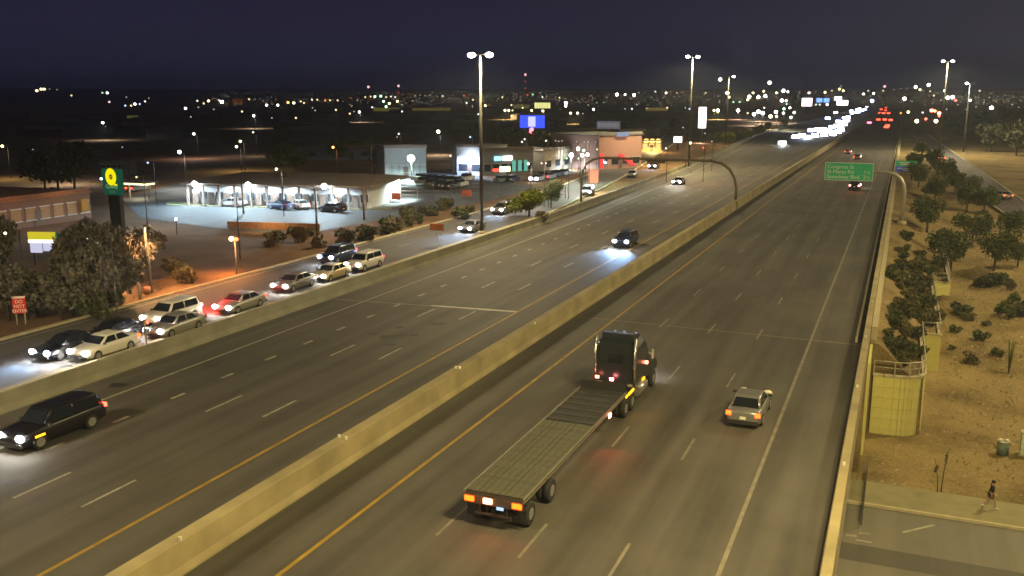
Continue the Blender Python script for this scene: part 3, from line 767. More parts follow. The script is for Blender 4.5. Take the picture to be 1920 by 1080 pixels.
def person(label, p, rz):
    t = thing('person', label, 'person', p, rz)
    def skin(name, verts, edges, radii, m, root=0):
        me = bpy.data.meshes.new(name); me.from_pydata(verts, edges, []); me.materials.append(m)
        o = place(name, me, t); md = o.modifiers.new('skin', 'SKIN')
        for i, r_ in enumerate(radii): me.skin_vertices[0].data[i].radius = r_ if isinstance(r_, tuple) else (r_, r_)
        me.skin_vertices[0].data[root].use_root = True
        s = o.modifiers.new('sub', 'SUBSURF'); s.levels = 2; s.render_levels = 2
        for q in me.polygons: q.use_smooth = True
        return o
    SK = mat('skin', (.36, .22, .15), .6, vary=.05); TOP = mat('black_clothes', (.012, .013, .016), .9); SHORT = mat('grey_shorts', (.04, .04, .045), .9); SHOE = mat('pale_shoes', (.5, .48, .42), .7)
    # body faces +x, mid-stride
    V = [(0, 0, .94), (.02, 0, 1.12), (.05, 0, 1.32), (.07, 0, 1.46), (.08, 0, 1.53), (.09, 0, 1.64), (.1, 0, 1.74),
         (.0, -.10, .90), (.22, -.11, .52), (.30, -.11, .09), (.0, .10, .90), (-.08, .11, .50), (-.34, .11, .17),
         (.05, -.20, 1.42), (-.12, -.25, 1.16), (.0, -.24, .93), (.05, .20, 1.42), (.13, .26, 1.15), (.33, .22, 1.05)]
    E_ = [(0, 1), (1, 2), (2, 3), (3, 4), (4, 5), (5, 6), (0, 7), (7, 8), (8, 9), (0, 10), (10, 11), (11, 12), (2, 13), (13, 14), (14, 15), (2, 16), (16, 17), (17, 18)]
    Rr = [(.15, .12), (.14, .11), (.17, .12), (.09, .07), (.055, .055), (.085, .1), (.07, .085), .09, .06, .04, .09, .06, .04, .06, .045, .035, .06, .045, .035]
    skin('body', V, E_, Rr, SK)
    skin('jacket', [V[0], V[1], V[2], V[3], V[13], V[14], V[16], V[17]], [(0, 1), (1, 2), (2, 3), (2, 4), (4, 5), (2, 6), (6, 7)], [(.17, .15), (.17, .14), (.2, .15), (.1, .08), .085, .06, .085, .06], TOP)
    skin('shorts', [(0, 0, .95), (0, -.1, .88), (.12, -.11, .68), (0, .1, .88), (-.05, .11, .68)], [(0, 1), (1, 2), (0, 3), (3, 4)], [(.16, .14), .115, .1, .115, .1], SHORT)
    MB().ball((.07, 0, 1.71), .112, 0, 10, 8, (1.05, .92, .9)).build('hair', TOP, t)
    hd = MB().ball((.205, 0, 1.64), .018).ball((.185, -.035, 1.67), .012, 1).ball((.185, .035, 1.67), .012, 1).box((.185, 0, 1.60), (.02, .05, .012), 1)
    hd.build('face', [SK, TOP], t)
    MB().ball((.35, -.11, .05), .075, 0, 8, 6, (1.9, .75, .75)).build('shoe', SHOE, t); MB().ball((-.35, .11, .1), .075, 0, 8, 6, (1.7, .75, .95)).build('shoe', SHOE, t)
    for (hx, hy, hz) in ((.0, -.24, .90), (.36, .21, 1.05)):
        hm = MB().ball((hx, hy, hz), .042, 0, 8, 6, (1, .6, 1.2))
        for k in range(5):
            o_ = (k - 2) * .016
            hm.tube([(hx + o_, hy, hz - .03), (hx + o_ * 1.2 + .008, hy, hz - .07 - .008 * (2 - abs(k - 2))), (hx + o_ * 1.2 + .02, hy, hz - .095)], [.009, .008, .006], 5)
        hm.build('hand', SK, t)
    return t
pp = at(1855, 953, -7.08); pp.z = terrain(10, 61) if pp.y > 59.6 else -7.08
person('person in black top and shorts striding along the sidewalk', pp, R(8))

# ------------------------------------------------------------------ vehicles
def paint(name, col, metal=.3): return mat(name, col, .28, metal, .03, 1, spec=.6)
PAINT = {'black': paint('black_car_paint', (.012, .012, .016)), 'white': paint('white_car_paint', (.72, .7, .64), 0), 'grey': paint('grey_car_paint', (.2, .2, .2)), 'silver': paint('silver_car_paint', (.42, .42, .4), .5),
         'gold': paint('beige_car_paint', (.55, .45, .28), .2), 'navy': paint('navy_car_paint', (.02, .03, .07))}
def rring(y, w, zl, zh, tuck=.9, r=.1):
    pts = [(-w * .9, zl), (-w, zl + r), (-w * 1.0, lerp(zl, zh, .55)), (-w * .97, zh - r), (-w * tuck, zh), (0, zh + .015), (w * tuck, zh), (w * .97, zh - r), (w, lerp(zl, zh, .55)), (w, zl + r), (w * .9, zl), (0, zl)]
    return [(a, y, b) for a, b in pts]
TYPES = {
 # body stations, cabin: base y front/back, roof y front/back, base z, roof z, base half-width, roof half-width
 'sedan': dict(st=[(2.36, .62, .36, .58), (2.28, .8, .28, .68), (1.95, .88, .22, .78), (1.0, .905, .2, .93), (0, .91, .19, .95), (-1.2, .91, .2, .98), (-1.95, .88, .22, 1.0), (-2.28, .82, .3, .98), (-2.36, .7, .38, .85)], cab=(1.12, -1.78, .3, -.95, .92, 1.44, .84, .62), wb=(1.42, -1.38), wr=.335, L=2.36, hz=.66, tz=.82),
 'suv': dict(st=[(2.38, .7, .42, .72), (2.3, .86, .34, .9), (1.95, .93, .3, 1.02), (1.0, .955, .28, 1.1), (0, .96, .28, 1.12), (-1.4, .955, .28, 1.14), (-2.2, .93, .34, 1.12), (-2.38, .86, .42, 1.05)], cab=(1.2, -2.25, .55, -2.0, 1.06, 1.76, .88, .7), wb=(1.45, -1.42), wr=.38, L=2.38, hz=.82, tz=1.0),
 'pickup': dict(st=[(2.85, .76, .46, .85), (2.76, .92, .38, 1.0), (2.3, .98, .34, 1.1), (1.4, 1.0, .32, 1.14), (0, 1.0, .32, 1.14), (-1.5, 1.0, .32, 1.14), (-2.7, .98, .38, 1.14), (-2.82, .94, .46, 1.1)], cab=(1.45, -.75, .85, -.55, 1.1, 1.85, .93, .76), wb=(1.85, -1.75), wr=.41, L=2.84, hz=.9, tz=.98)}
CARM = {}
def car_meshes(ty):
    if ty in CARM: return CARM[ty]
    T = TYPES[ty]; b = MB()
    b.loft([rring(*s) for s in T['st']])
    yf, yb, rf, rbk, zb, zt, wb, wr_ = T['cab']
    zm = lerp(zb, zt, .86)
    def rg(z, a, c, w): return [(-w, a, z), (-w * .97, a + .03, z), (w * .97, a + .03, z), (w, a, z), (w, c, z), (w * .95, c - .03, z), (-w * .95, c - .03, z), (-w, c, z)]
    b.loft([rg(zb - .08, yf, yb, wb), rg(lerp(zb, zt, .8), lerp(yf, rf, .86), lerp(yb, rbk, .86), lerp(wb, wr_, .8)), rg(zt - .03, rf - .02, rbk + .02, wr_), rg(zt, rf - .16, rbk + .16, wr_ * .88)], 0, True)
    if ty == 'pickup':      # bed floor drawn as an open box
        b.box((0, -1.72, 1.165), (1.98, 2.2, .05)); bed = MB().box((0, -1.75, 1.2), (1.62, 1.95, .03))
    else: bed = None
    def q(s, t, w0, w1, side):      # point on the cabin skin: s along, t up
        z = lerp(zb, zt, t)
        return z
    g_ = MB(); e_ = .012
    def fr(t): return lerp(yf, rf, t), lerp(yb, rbk, t), lerp(wb, wr_, t), lerp(zb, zt, t)
    t0, t1 = .12, .84
    a0, c0, w0, z0 = fr(t0); a1, c1, w1, z1 = fr(t1)
    g_.quad((-w0 * .9, a0 + .05, z0), (w0 * .9, a0 + .05, z0), (w1 * .88, a1 + .05, z1), (-w1 * .88, a1 + .05, z1))
    wind = g_.mesh('windshield', [GLASS]); g_ = MB()
    g_.quad((w0 * .88, c0 - .05, z0), (-w0 * .88, c0 - .05, z0), (-w1 * .86, c1 - .05, z1), (w1 * .86, c1 - .05, z1))
    rear = g_.mesh('rear_window', [GLASS]); sides = []
    for s in (-1, 1):
        mid0 = lerp(a0, c0, .5)
        for p0, p1, r0, r1 in ((a0 - .22, mid0 + .05, a1 - .1, mid0 + .05), (mid0 - .05, c0 + .22, mid0 - .05, c1 + .1)):
            g_ = MB(); g_.quad((s * (w0 + e_), p0, z0), (s * (w0 + e_), p1, z0), (s * (w1 + e_), r1, z1), (s * (w1 + e_), r0, z1)); sides.append(g_.mesh('side_window', [GLASS]))
    tw = T['wr']
    tyre = MB().tube([(-.12, 0, 0), (-.1, 0, 0), (.1, 0, 0), (.12, 0, 0)], [tw * .9, tw, tw, tw * .9], 16).mesh('tyre', [RUBBER])
    rim = MB().tube([(-.125, 0, 0), (.125, 0, 0)], tw * .62, 10).mesh('rim', [RIM])
    h = MB().ball((0, 0, 0), .225, 0, 8, 6, (1.15, .6, .8)); hm = {}
    for nm, mt in (('w', HEADW), ('b', HEADB)): hm[nm] = h.mesh('headlight', [mt])
    tl = MB().box((0, 0, 0), (.26, .12, .2)); tm = {}
    for nm, mt in (('r', TAILR), ('b', TAILB), ('o', TAILO), ('s', TAILS)): tm[nm] = tl.mesh('tail_light', [mt])
    off = mat('unlit_red_lens', (.25, .01, .01), .3, vary=0); tm['n'] = tl.mesh('tail_light', [off])
    hm['n'] = h.mesh('headlight', [REFL])
    mir = MB().box((0, 0, 0), (.2, .1, .13)).mesh('mirror', [BLACKP])
    pl = MB().box((0, 0, 0), (.31, .015, .155)).mesh('number_plate', [REFL])
    bump = MB().box((0, 0, 0), (T['st'][3][1] * 1.75, .14, .2), 0, 0, .97).mesh('bumper', [BLACKP])
    CARM[ty] = dict(body=b, wind=wind, rear=rear, sides=sides, tyre=tyre, rim=rim, head=hm, tail=tm, mir=mir, plate=pl, bed=bed, bump=bump)
    return CARM[ty]
BODYC = {}
def car(label, loc, heading, ty='sedan', color='white', head='w', tail='r', group=None, beam=0, scale=1.0, extra=None, tailspot=0):
    T = TYPES[ty]; M = car_meshes(ty)
    t = thing({'sedan': 'sedan_car', 'suv': 'suv_car', 'pickup': 'pickup_truck'}[ty], label, 'pickup' if ty == 'pickup' else 'car', loc, heading, group)
    if (ty, color) not in BODYC: BODYC[(ty, color)] = M['body'].mesh('body', [PAINT[color]])
    place('body', BODYC[(ty, color)], t); place('windshield', M['wind'], t); place('rear_window', M['rear'], t)
    for s in M['sides']: place('side_window', s, t)
    if M['bed']: M['bed'].build('cargo_bed', BLACKP, t)
    w = T['st'][3][1]
    for s in (-1, 1):
        for y in T['wb']:
            wh = place('wheel', M['tyre'], t, (s * (w - .1), y, T['wr'])); place('rim', M['rim'], wh)
        place('headlight', M['head'][head], t, (s * (w - .24), T['L'] - .07, T['hz']))
        place('tail_light', M['tail'][tail], t, (s * (w - .16), -T['L'] + .03, T['tz']))
        place('mirror', M['mir'], t, (s * (w + .05), T['cab'][0] - .25, T['cab'][4] + .08))
    place('number_plate', M['plate'], t, (0, -T['L'] - .02, T['tz'] - .2)); place('bumper', M['bump'], t, (0, -T['L'] + .02, T['st'][0][2] + .02)); place('bumper', M['bump'], t, (0, T['L'] - .04, T['st'][0][2] + .02))
    if beam:
        c = (1, .9, .75) if head == 'w' else (.36, .6, 1.0)
        for s in (-1, 1): spot(t, (s * (w - .24), T['L'] + .12, T['hz']), beam, c, (0, 1, -.14), 75, 1.0, .06)
    if tailspot:
        for s in (-1, 1): spot(t, (s * (w - .16), -T['L'] - .12, T['tz']), tailspot, (1, .03, .02), (0, -1, -.3), 120, .9, .06)
    return t
DN = math.pi          # heading towards the camera (-Y)
def carpos(u, v, z=.7, back=0.0, sgn=-1):
    """middle of a car whose lamps (at height z) show at a photo pixel"""
    p = at(u, v, z); return Vector((p.x, p.y - sgn * back, 0))
FG = 'cars queued on the frontage road'
def fcar(label, u, v, ty, color, head='w', tail='r', beam=60, **k):
    T = TYPES[ty]; p = at(u, v, T['hz']); return car(label, (p.x, p.y + T['L'], -.02), DN, ty, color, head, tail, FG, beam, **k)
fcar('black sedan at the head of the outer lane with blue-white headlights', 72, 661, 'sedan', 'black', 'b', 's', 1700)
fcar('white sedan at the head of the inner lane by the wall', 143, 661, 'sedan', 'white', 'w', 'o', 1100, tailspot=30)
fcar('black sedan behind the leading black one in the outer lane', 165, 634, 'sedan', 'black', 'w', 'r', 40)
fcar('white box-shaped van-like car third in the outer lane, brake lights on', 279, 597, 'suv', 'white', 'w', 'b', 50, tailspot=4500)
fcar('silver sedan beside the white suv, close to the wall', 285, 620, 'sedan', 'silver', 'w', 'n', 60)
fcar('grey-green sedan fourth in the queue with a pale roof', 414, 576, 'sedan', 'silver', 'w', 's', 60, tailspot=6)
fcar('dark sedan with one glaring headlight in the middle of the queue', 522, 536, 'sedan', 'grey', 'w', 'n', 50)
fcar('beige sedan next to the wall below the navy suv', 594, 517, 'sedan', 'gold', 'w', 'n', 60)
fcar('navy suv in the outer lane above the beige sedan', 609, 482, 'suv', 'navy', 'b', 'r', 60)
fcar('white suv last of the slow queue next to the wall', 659, 496, 'suv', 'white', 'w', 's', 60, tailspot=20)
fcar('car alone behind the queue throwing a long blue beam', 871, 428, 'sedan', 'grey', 'b', 'n', 5000)
fcar('farthest frontage car with two round headlights by the mast foot', 931, 393, 'suv', 'grey', 'b', 'n', 700)
# freeway cars towards the camera
def hcar(label, u, v, ty, color, head='b', beam=300, **k):
    T = TYPES[ty]; p = at(u, v, T['hz']); return car(label, (p.x, p.y + T['L'], 0), DN, ty, color, head, 'n', 'cars coming towards the camera on the freeway', beam, **k)
hcar('dark suv coming on with two glaring headlights and a blue pool before it', 1163, 453, 'suv', 'navy', 'b', 4200)
hcar('car coming on beyond the gantry with a pinkish pool of light', 1268, 341, 'sedan', 'grey', 'w', 1500)
hcar('car coming on near the left edge beneath the gantry beam', 1222, 311, 'suv', 'grey', 'b', 1100)
t = car('dark suv leaving at the left edge with amber side lamp and red tail lamp', (-39.0, 32.0, 0), DN, 'suv', 'black', 'w', 'r', 'cars coming towards the camera on the freeway', 60)
t.scale = (1.0, 1.1, 1.0)
MB().box((0, 0, 0), (.05, .5, .09)).build('side_marker', AMBER, t, (-.97, 1.45, .72))
for o in [o_ for o_ in t.children if o_.name.startswith('lamp_light')]: o.data.energy = 260; o.data.color = (.6, .75, 1)
# freeway cars going away
def rcar(label, u, v, ty, color, tail='r', spotp=0, head='n', beam=0):
    T = TYPES[ty]; p = at(u, v, T['tz']); return car(label, (p.x, p.y + T['L'], 0), 0, ty, color, 'w' if beam else head, tail, 'cars driving away on the freeway', beam, tailspot=spotp)
rcar('small grey car driving away alone right of the truck', 1393, 777, 'sedan', 'grey', 'o', 6)
rcar('car under the overhead sign with pink-white brake lights', 1602, 348, 'suv', 'black', 'b', 30, beam=450)
rcar('far car above the overhead sign with two orange-red lights', 1589, 284, 'sedan', 'grey', 'o', 0, beam=200)
rcar('car just above the overhead sign with merged amber tail lights', 1607, 294, 'sedan', 'black', 'o', 0, beam=300)
# ramp cars
for u, v, L_ in ((1882, 366, 'car on the near ramp with two orange tail lights'), (1764, 296, 'car farther up the ramp beyond the green and blue sign')):
    p = on_ground(u, v, .85); z = ramp_road_z(p.y) + .05; p = at(u, v, z + .82)
    car(L_, (p.x, p.y + 2.3, z), R(20 if u > 1800 else 8), 'sedan', 'grey', 'n', 'o', 'cars on the ramp', 0)

# ------------------------------------------------------------------ flatbed truck
TX = -13.95
tr = thing('semi_trailer_truck', 'empty flatbed semi trailer truck with orange rear lights driving away', 'truck', (TX, 31.2, 0))
WOOD = mat('deck_planks', (.078, .077, .055), .85, vary=.25, scale=2.5)
CAB = paint('dark_cab_paint', (.02, .026, .034), .2); FRAME = mat('trailer_frame', (.07, .05, .045), .6, .3, .2)
pl_len = 8.9
for i in range(9):       # lengthwise deck boards at the rear, parted by two nailing strips
    w = .262; x0 = -1.2 + i * .3 - (0 if i else 0)
    MB().box((0, 0, 0), (w + (.022 if i not in (2, 5) else -.04), pl_len, .05)).build('deck_board', WOOD, tr, (x0, .15 + pl_len / 2, 1.47 + rnd.uniform(-.004, .004)))
for i in range(19):      # bare cross members and dark mats at the front of the deck
    MB().box((0, 0, 0), (2.4, .2, .07)).build('cross_member', mat('dark_deck_mat', (.035, .034, .036), .8), tr, (0, 9.25 + i * .285, 1.47 + (.03 if i % 3 == 0 else 0)))
MB().box((0, 7.3, 1.32), (2.5, 14.6, .2)).build('deck_frame', FRAME, tr)
for s in (-1, 1):
    MB().box((s * 1.29, 7.3, 1.42), (.07, 14.6, .2)).build('side_rail', mat('side_rail_paint', (.2, .18, .14), .5, .3), tr)
    MB().box((s * .5, 7.0, 1.08), (.12, 13.8, .3)).build('main_beam', FRAME, tr)
MB().box((0, 14.62, 1.7), (2.5, .08, .5)).build('headboard', BLACKP, tr)
MB().box((0, 0.0, 1.2), (2.55, .1, .34)).build('rear_beam', mat('rear_beam_paint', (.09, .06, .05), .6), tr)
MB().box((0, .02, .62), (1.6, .08, .09)).box((-.6, .02, .85), (.08, .06, .42)).box((.6, .02, .85), (.08, .06, .42)).build('underrun_bar', FRAME, tr)
LG = glow('orange_truck_light', (1.0, .05, .003), 12); LGP = glow('pink_truck_light', (1.0, .3, .16), 22); PLW = glow('plate_lamp_glow', (.55, .75, 1.0), 1.2)
for x0, mm in ((-1.13, LG), (-.93, LG), (-.3, LGP), (-.14, LGP), (.95, LG), (1.14, LG)):
    MB().box((0, 0, 0), (.2, .06, .2)).build('tail_light', mm, tr, (x0, -.08, 1.22))
MB().box((0, 0, 0), (.3, .03, .12)).build('plate_lamp', PLW, tr, (.33, -.1, 1.0))
for x0 in (-.14, .9): spot(tr, (x0, -.25, 1.15), 45, (1, .2, .08), (0, -1, -.5), 140, .9, .1)
def dual(y, parent, n=2, r=.51):
    for s in (-1, 1):
        for k in range(n):
            wh = MB().tube([(-.13, 0, 0), (-.11, 0, 0), (.11, 0, 0), (.13, 0, 0)], [r * .88, r, r, r * .88], 18).build('wheel', RUBBER, parent, (s * (1.13 - k * .33), y, r))
            MB().tube([(-.135, 0, 0), (.135, 0, 0)], r * .5, 12).build('rim', RIM, wh)
    MB().tube([(-1.1, y, r), (1.1, y, r)], .08, 8).build('axle', FRAME, parent)
dual(.95, tr); dual(3.4, tr)
for s in (-1, 1): MB().box((s * 1.0, .3, .62), (.6, .02, .6)).build('mud_flap', BLACKP, tr)
for u, v, mm in ((1140, 780, TAILO), ):
    MB().box((0, 0, 0), (.06, .3, .2)).build('side_lamp', glow('pink_side_lamp', (1, .2, .12), 25), tr, (1.36, at(u, v, 1.2).y - 31.2, 1.24))
for y, l in ((15.15, .25), (15.75, .5), (16.3, .5), (18.7, .4)): MB().box((0, 0, 0), (.06, l, .12)).build('amber_marker', AMBER, tr, (1.2, y, 1.1))
# tractor
MB().box((0, 17.6, .85), (.9, 7.6, .28)).build('chassis', FRAME, tr)
dual(14.9, tr); dual(16.2, tr)
dual(20.9, tr, 1)
cabm = MB()
cabm.loft([[(-1.16, y, a), (-1.2, y, a + .4), (-1.2, y, b - .35), (-1.0, y, b), (1.0, y, b), (1.2, y, b - .35), (1.2, y, a + .4), (1.16, y, a)] for y, a, b in ((17.0, 1.0, 3.45), (17.15, .95, 3.6), (18.6, .95, 3.75), (19.1, .95, 3.5), (19.7, .95, 2.75), (20.0, .95, 2.1), (21.6, .95, 1.9), (21.9, .85, 1.5))], 0, False)
cabm.build('cab', CAB, tr)
MB().quad((-1.02, 19.25, 3.35), (1.02, 19.25, 3.35), (1.1, 19.98, 2.3), (-1.1, 19.98, 2.3)).build('windshield', GLASS, tr)
MB().box((0, 16.98, 2.6), (.8, .03, .45)).build('rear_window', GLASS, tr)
MB().loft([[(-.95, y, 3.6), (-.9, y, z), (.9, y, z), (.95, y, 3.6)] for y, z in ((17.3, 4.0), (17.9, 3.95), (18.7, 3.7))], 0, False).build('roof_fairing', CAB, tr)
for x0 in (-.62, -.08, .62): MB().box((0, 0, 0), (.13, .08, .06)).build('roof_marker', glow('cool_roof_marker', (.6, .7, .85), .55), tr, (x0, 18.9, 3.72))
for s in (-1, 1):
    MB().tube([(s * 1.15, 16.85, 1.0), (s * 1.15, 16.85, 3.9)], .08, 8).build('exhaust_stack', mat('chrome', (.6, .6, .6), .2, .9, 0), tr)
    MB().tube([(s * 1.1, 17.3, .75), (s * 1.1, 18.9, .75)], .33, 12).build('fuel_tank', mat('brushed_tank', (.45, .45, .43), .35, .8, .05), tr)
    MB().box((s * 1.45, 19.7, 2.35), (.12, .1, .55)).box((s * 1.33, 19.7, 2.35), (.25, .04, .04)).build('mirror', mat('mirror_shell', (.4, .4, .38), .4), tr)
    MB().box((s * 1.0, 16.95, 1.15), (.5, .12, .12)).build('step_rail', GALV, tr)
for x0, mm in ((-.95, glow('tractor_red', (1, .2, .1), 14)), (-.1, glow('tractor_pink', (1, .22, .2), 40))): MB().box((0, 0, 0), (.2, .08, .14)).build('tractor_tail_light', mm, tr, (x0, 16.6, 1.55 if x0 < -.5 else 1.5))
MB().box((0, 0, 0), (.16, .1, .16)).build('red_side_lamp', glow('tractor_red', (1, .2, .1), 14), tr, (1.27, 19.0, 2.0))
for s in (-1, 1): MB().box((s * .85, 21.93, 1.0), (.3, .06, .2)).build('headlight', HEADW, tr)
for s in (-1, 1): spot(tr, (s * .85, 22.1, 1.0), 60, (1, .9, .75), (0, 1, -.1), 60, .9, .1)
spot(tr, (-.1, 16.3, 1.5), 14, (1, .1, .08), (0.2, -1, -.3), 150, .9, .1)
spot(tr, (1.5, 10.6, 1.25), 130, (1, .04, .05), (.5, -1, -.5), 110, .9, .1)
spot(tr, (1.5, 16.0, 1.2), 45, (1, .4, .05), (.8, -.6, -.6), 130, .9, .1)

# ------------------------------------------------------------------ traffic jam far down the road
def far_car(label, p, toward, glowm, color, group, w=.26):
    b = MB()
    b.box((0, 0, .62), (1.8, 4.5, .7), 0, 0, .97); b.box((0, -.2, 1.2), (1.5, 2.4, .55), 1, 0, .82)
    y = -2.3
    for s in (-1, 1):
        b.box((s * .65, y, .72), (w * 1.3, .1, w), 2)
        for yy in (-1.4, 1.4): b.tube([(s * .78 - .1, yy, .32), (s * .78 + .1, yy, .32)], .32, 8, 1)
    o = b.build('distant_car', [PAINT[color], GLASS, glowm], None, p); tag(o, label, 'car', group)
jam = []
pts = [(1467, 268), (1492, 256), (1503, 254), (1514, 257), (1528, 254), (1521, 244), (1533, 243), (1543, 242), (1539, 246), (1556, 247), (1562, 251), (1571, 247), (1577, 243), (1560, 238), (1568, 236), (1576, 236), (1583, 233), (1572, 228), (1580, 229), (1588, 226), (1584, 221), (1590, 220), (1596, 208), (1604, 211), (1610, 210), (1617, 207), (1612, 204), (1622, 205), (1625, 201), (1607, 206), (1545, 252), (1550, 244), (1598, 212), (1552, 222), (1567, 211)]
lab = where_words([(u, v, 'white-lit') for u, v in pts], [(1619, 205, 'the brightest glare'), (1467, 268, 'the nearest jam car'), (1570, 232, 'the middle of the jam'), (1525, 250, 'the queue bend')], 'oncoming car')
JW = glow('far_headlight', (1, .97, 1.0), 60); JB = glow('far_headlight_blue', (.4, .5, 1.0), 60)
for i, (u, v) in enumerate(pts):
    p = at(u, v, .7); far_car(lab[i], (p.x, p.y + 2.3, 0), True, JB if u in (1610, 1617, 1622) or i % 4 == 1 else JW, ('white', 'grey', 'black')[i % 3], 'oncoming cars in the far jam', min(1.7, .55 + p.y / 650))
pts = [(1648, 196), (1655, 199), (1661, 202), (1650, 212), (1657, 212), (1666, 212), (1647, 224), (1659, 224), (1670, 225), (1664, 235), (1662, 238), (1630, 230), (1652, 205), (1660, 207)]
lab = where_words([(u, v, 'red-lit') for u, v in pts], [(1659, 218, 'the middle of the braking cars'), (1664, 240, 'the nearest braking car')], 'braking car')
JR = glow('far_brake_light', (1, .05, .025), 10); JP = glow('far_pink_light', (1, .1, .22), 10)
for i, (u, v) in enumerate(pts):
    p = at(u, v, .7); far_car(lab[i], (p.x, p.y + 2.3, 0), False, JP if v == 230 else JR, ('white', 'grey', 'black')[i % 3], 'braking cars far ahead', min(1.3, .4 + p.y / 1100))
j = at(1467, 270, .7); spot(None, (j.x, j.y, .9), 2500, (.7, .85, 1), (0.1, -1, -.06), 60, .9, .2)
j = at(1510, 257, .7); spot(None, (j.x, j.y, .9), 5000, (.5, .75, 1), (0.1, -1, -.06), 70, .9, .2)
j = at(1570, 245, .7); spot(None, (j.x, j.y, .9), 8000, (.6, .7, 1), (0.1, -1, -.05), 80, .9, .2)

# ------------------------------------------------------------------ signs and gantries
WHITEL = mat('sign_white', (.8, .8, .76), .5, vary=.02)
GREENS = mat('sign_green', (.04, .52, .24), .5, vary=.05); BLUES = mat('sign_blue', (.08, .16, .85), .5, vary=.05)
SY = 140.0
a = at_y(1548, 304, SY); b_ = at_y(1636, 340, SY)
sg = thing('overhead_sign', 'green overhead freeway sign on a curved cantilever post at the right', 'sign', (0.75, 139.0 + 1, -.4))
ox, oy, oz = 0.75, 140.0, -.4
W_, H_ = b_.x - a.x, a.z - b_.z; cx_, cz_ = (a.x + b_.x) / 2, (a.z + b_.z) / 2
pn = MB().box((0, 0, 0), (W_, .12, H_)).build('sign_panel', WHITEL, sg, (cx_ - ox, 0, cz_ - oz))
MB().box((0, -.07, 0), (W_ - .14, .03, H_ - .14)).build('sign_face', GREENS, pn)
for i, (s_, n_) in enumerate((('Congress St', ''), ('St Marys Rd', '1¼'), ('Speedway Blvd', '2½'))):
    z_ = H_ * (.22 - i * .28) - .12
    text('lettering', s_, .74, WHITEL, pn, (-W_ / 2 + .3, -.095, z_), (R(90), 0, 0))
    if n_: text('lettering', n_, .74, WHITEL, pn, (W_ / 2 - .3, -.095, z_), (R(90), 0, 0), align='RIGHT')
top = cz_ - oz + .1
MB().tube([(0, 0, -.4), (0, 0, top - 2.6), (-.15, 0, top - 1.7), (-.6, 0, top - .85), (-1.4, 0, top - .25), (-2.5, 0, top), (-4.4, .25, top), (a.x - ox + .8, .25, top)], [.3, .28, .27, .26, .25, .23, .2, .17], 12).build('curved_post', GALV, sg)
MB().tube([(0, 0, -.3), (0, 0, .35)], .6, 12).build('footing', KERB, sg)
for k in (.2, .5, .8): MB().box((lerp(a.x, b_.x, k) - ox, .14, cz_ - oz), (.12, .1, H_ * .8)).build('bracket', GALV, sg)
# ground-mounted green and blue sign
SY2 = 205.0; a = at_y(1680, 301, SY2); b_ = at_y(1718, 323, SY2)
base = Vector(((a.x + b_.x) / 2, SY2, terrain((a.x + b_.x) / 2, SY2)))
s2 = thing('guide_sign', 'ground-mounted sign, green above and blue below, right of the overhead sign', 'sign', base)
W_, H_ = b_.x - a.x, a.z - b_.z; zc = (a.z + b_.z) / 2 - base.z
MB().box((0, 0, zc + H_ / 4 + .01), (W_, .08, H_ / 2 - .02)).build('green_panel', GREENS, s2)
MB().box((0, 0, zc - H_ / 4), (W_, .08, H_ / 2 - .02)).build('blue_panel', BLUES, s2)
MB().box((-W_ * .1, -.05, zc + H_ * .32), (W_ * .5, .02, .18)).box((.1, -.05, zc + H_ * .16), (W_ * .6, .02, .16)).build('legend_bar', WHITEL, s2)
MB().box((-W_ * .1, -.05, zc - H_ * .18), (W_ * .6, .02, .18)).box((.1, -.05, zc - H_ * .34), (W_ * .4, .02, .16)).build('legend_bar', WHITEL, s2)
for s in (-1, 1): MB().box((s * W_ * .3, .1, (zc - H_ / 2) / 2 + H_ * .3), (.15, .12, zc + H_ * .6)).build('post', GALV, s2)
# gantry: round tube arch over the left carriageway
gy = 145.5; gl, gr = at(1066, 385), at(1357, 388, 1.1)
zt = at_y(1200, 298, gy).z
gn = thing('gantry_arch', 'thin dark tubular arch spanning the left freeway lanes', 'gantry', (gl.x, gy, 0))
SPN = -23.35 - gl.x
arc = [(0, 0, -.3), (0, 0, zt - 3.4), (.25, 0, zt - 2.1), (.9, 0, zt - 1.0), (2.0, 0, zt - .3), (3.4, 0, zt), (SPN - 4.2, 0, zt), (SPN - 2.4, 0, zt - .35), (SPN - 1.1, 0, zt - 1.3), (SPN - .35, 0, zt - 2.6), (SPN, 0, zt - 4.2), (SPN, 0, 1.2)]
MB().tube(arc, .21, 10).build('arch_tube', RUST, gn)
MB().box((SPN, 0, .65), (1.1, 2.6, 1.36)).build('median_plinth', CONC, gn)
for k in (.3, .5, .68): MB().box((SPN * k, .1, zt - .5), (.1, .1, 1.1)).build('bracket', RUST, gn)
MB().box((SPN * .49, .28, zt - .35), (SPN * .12, .06, .55)).build('sign_back', RUST, gn)
# red sign at the left
p = at(40, 607)
t = thing('warning_sign', 'small red sign with white words at the frontage roadside', 'sign', p, R(35))
REDS = mat('sign_red', (.62, .03, .02), .5, vary=.05)
MB().box((0, 0, 1.5), (.95, .05, 1.35)).build('sign_panel', REDS, t)
MB().box((0, -.03, 2.08), (.95, .02, .16)).build('white_border', WHITEL, t)
for i, w in enumerate(('DO', 'NOT', 'ENTER')): text('lettering', w, .36, WHITEL, t, (0, -.035, 1.62 - i * .36), (R(90), 0, 0), align='CENTER')
for s in (-1, 1): MB().box((s * .3, .05, .7), (.07, .07, 1.9)).build('post', GALV, t)
spot(t, (-1.5, -5, 2.2), 18, (1, .7, .5), (1.5, 5, -.6), 60, .8, .2)
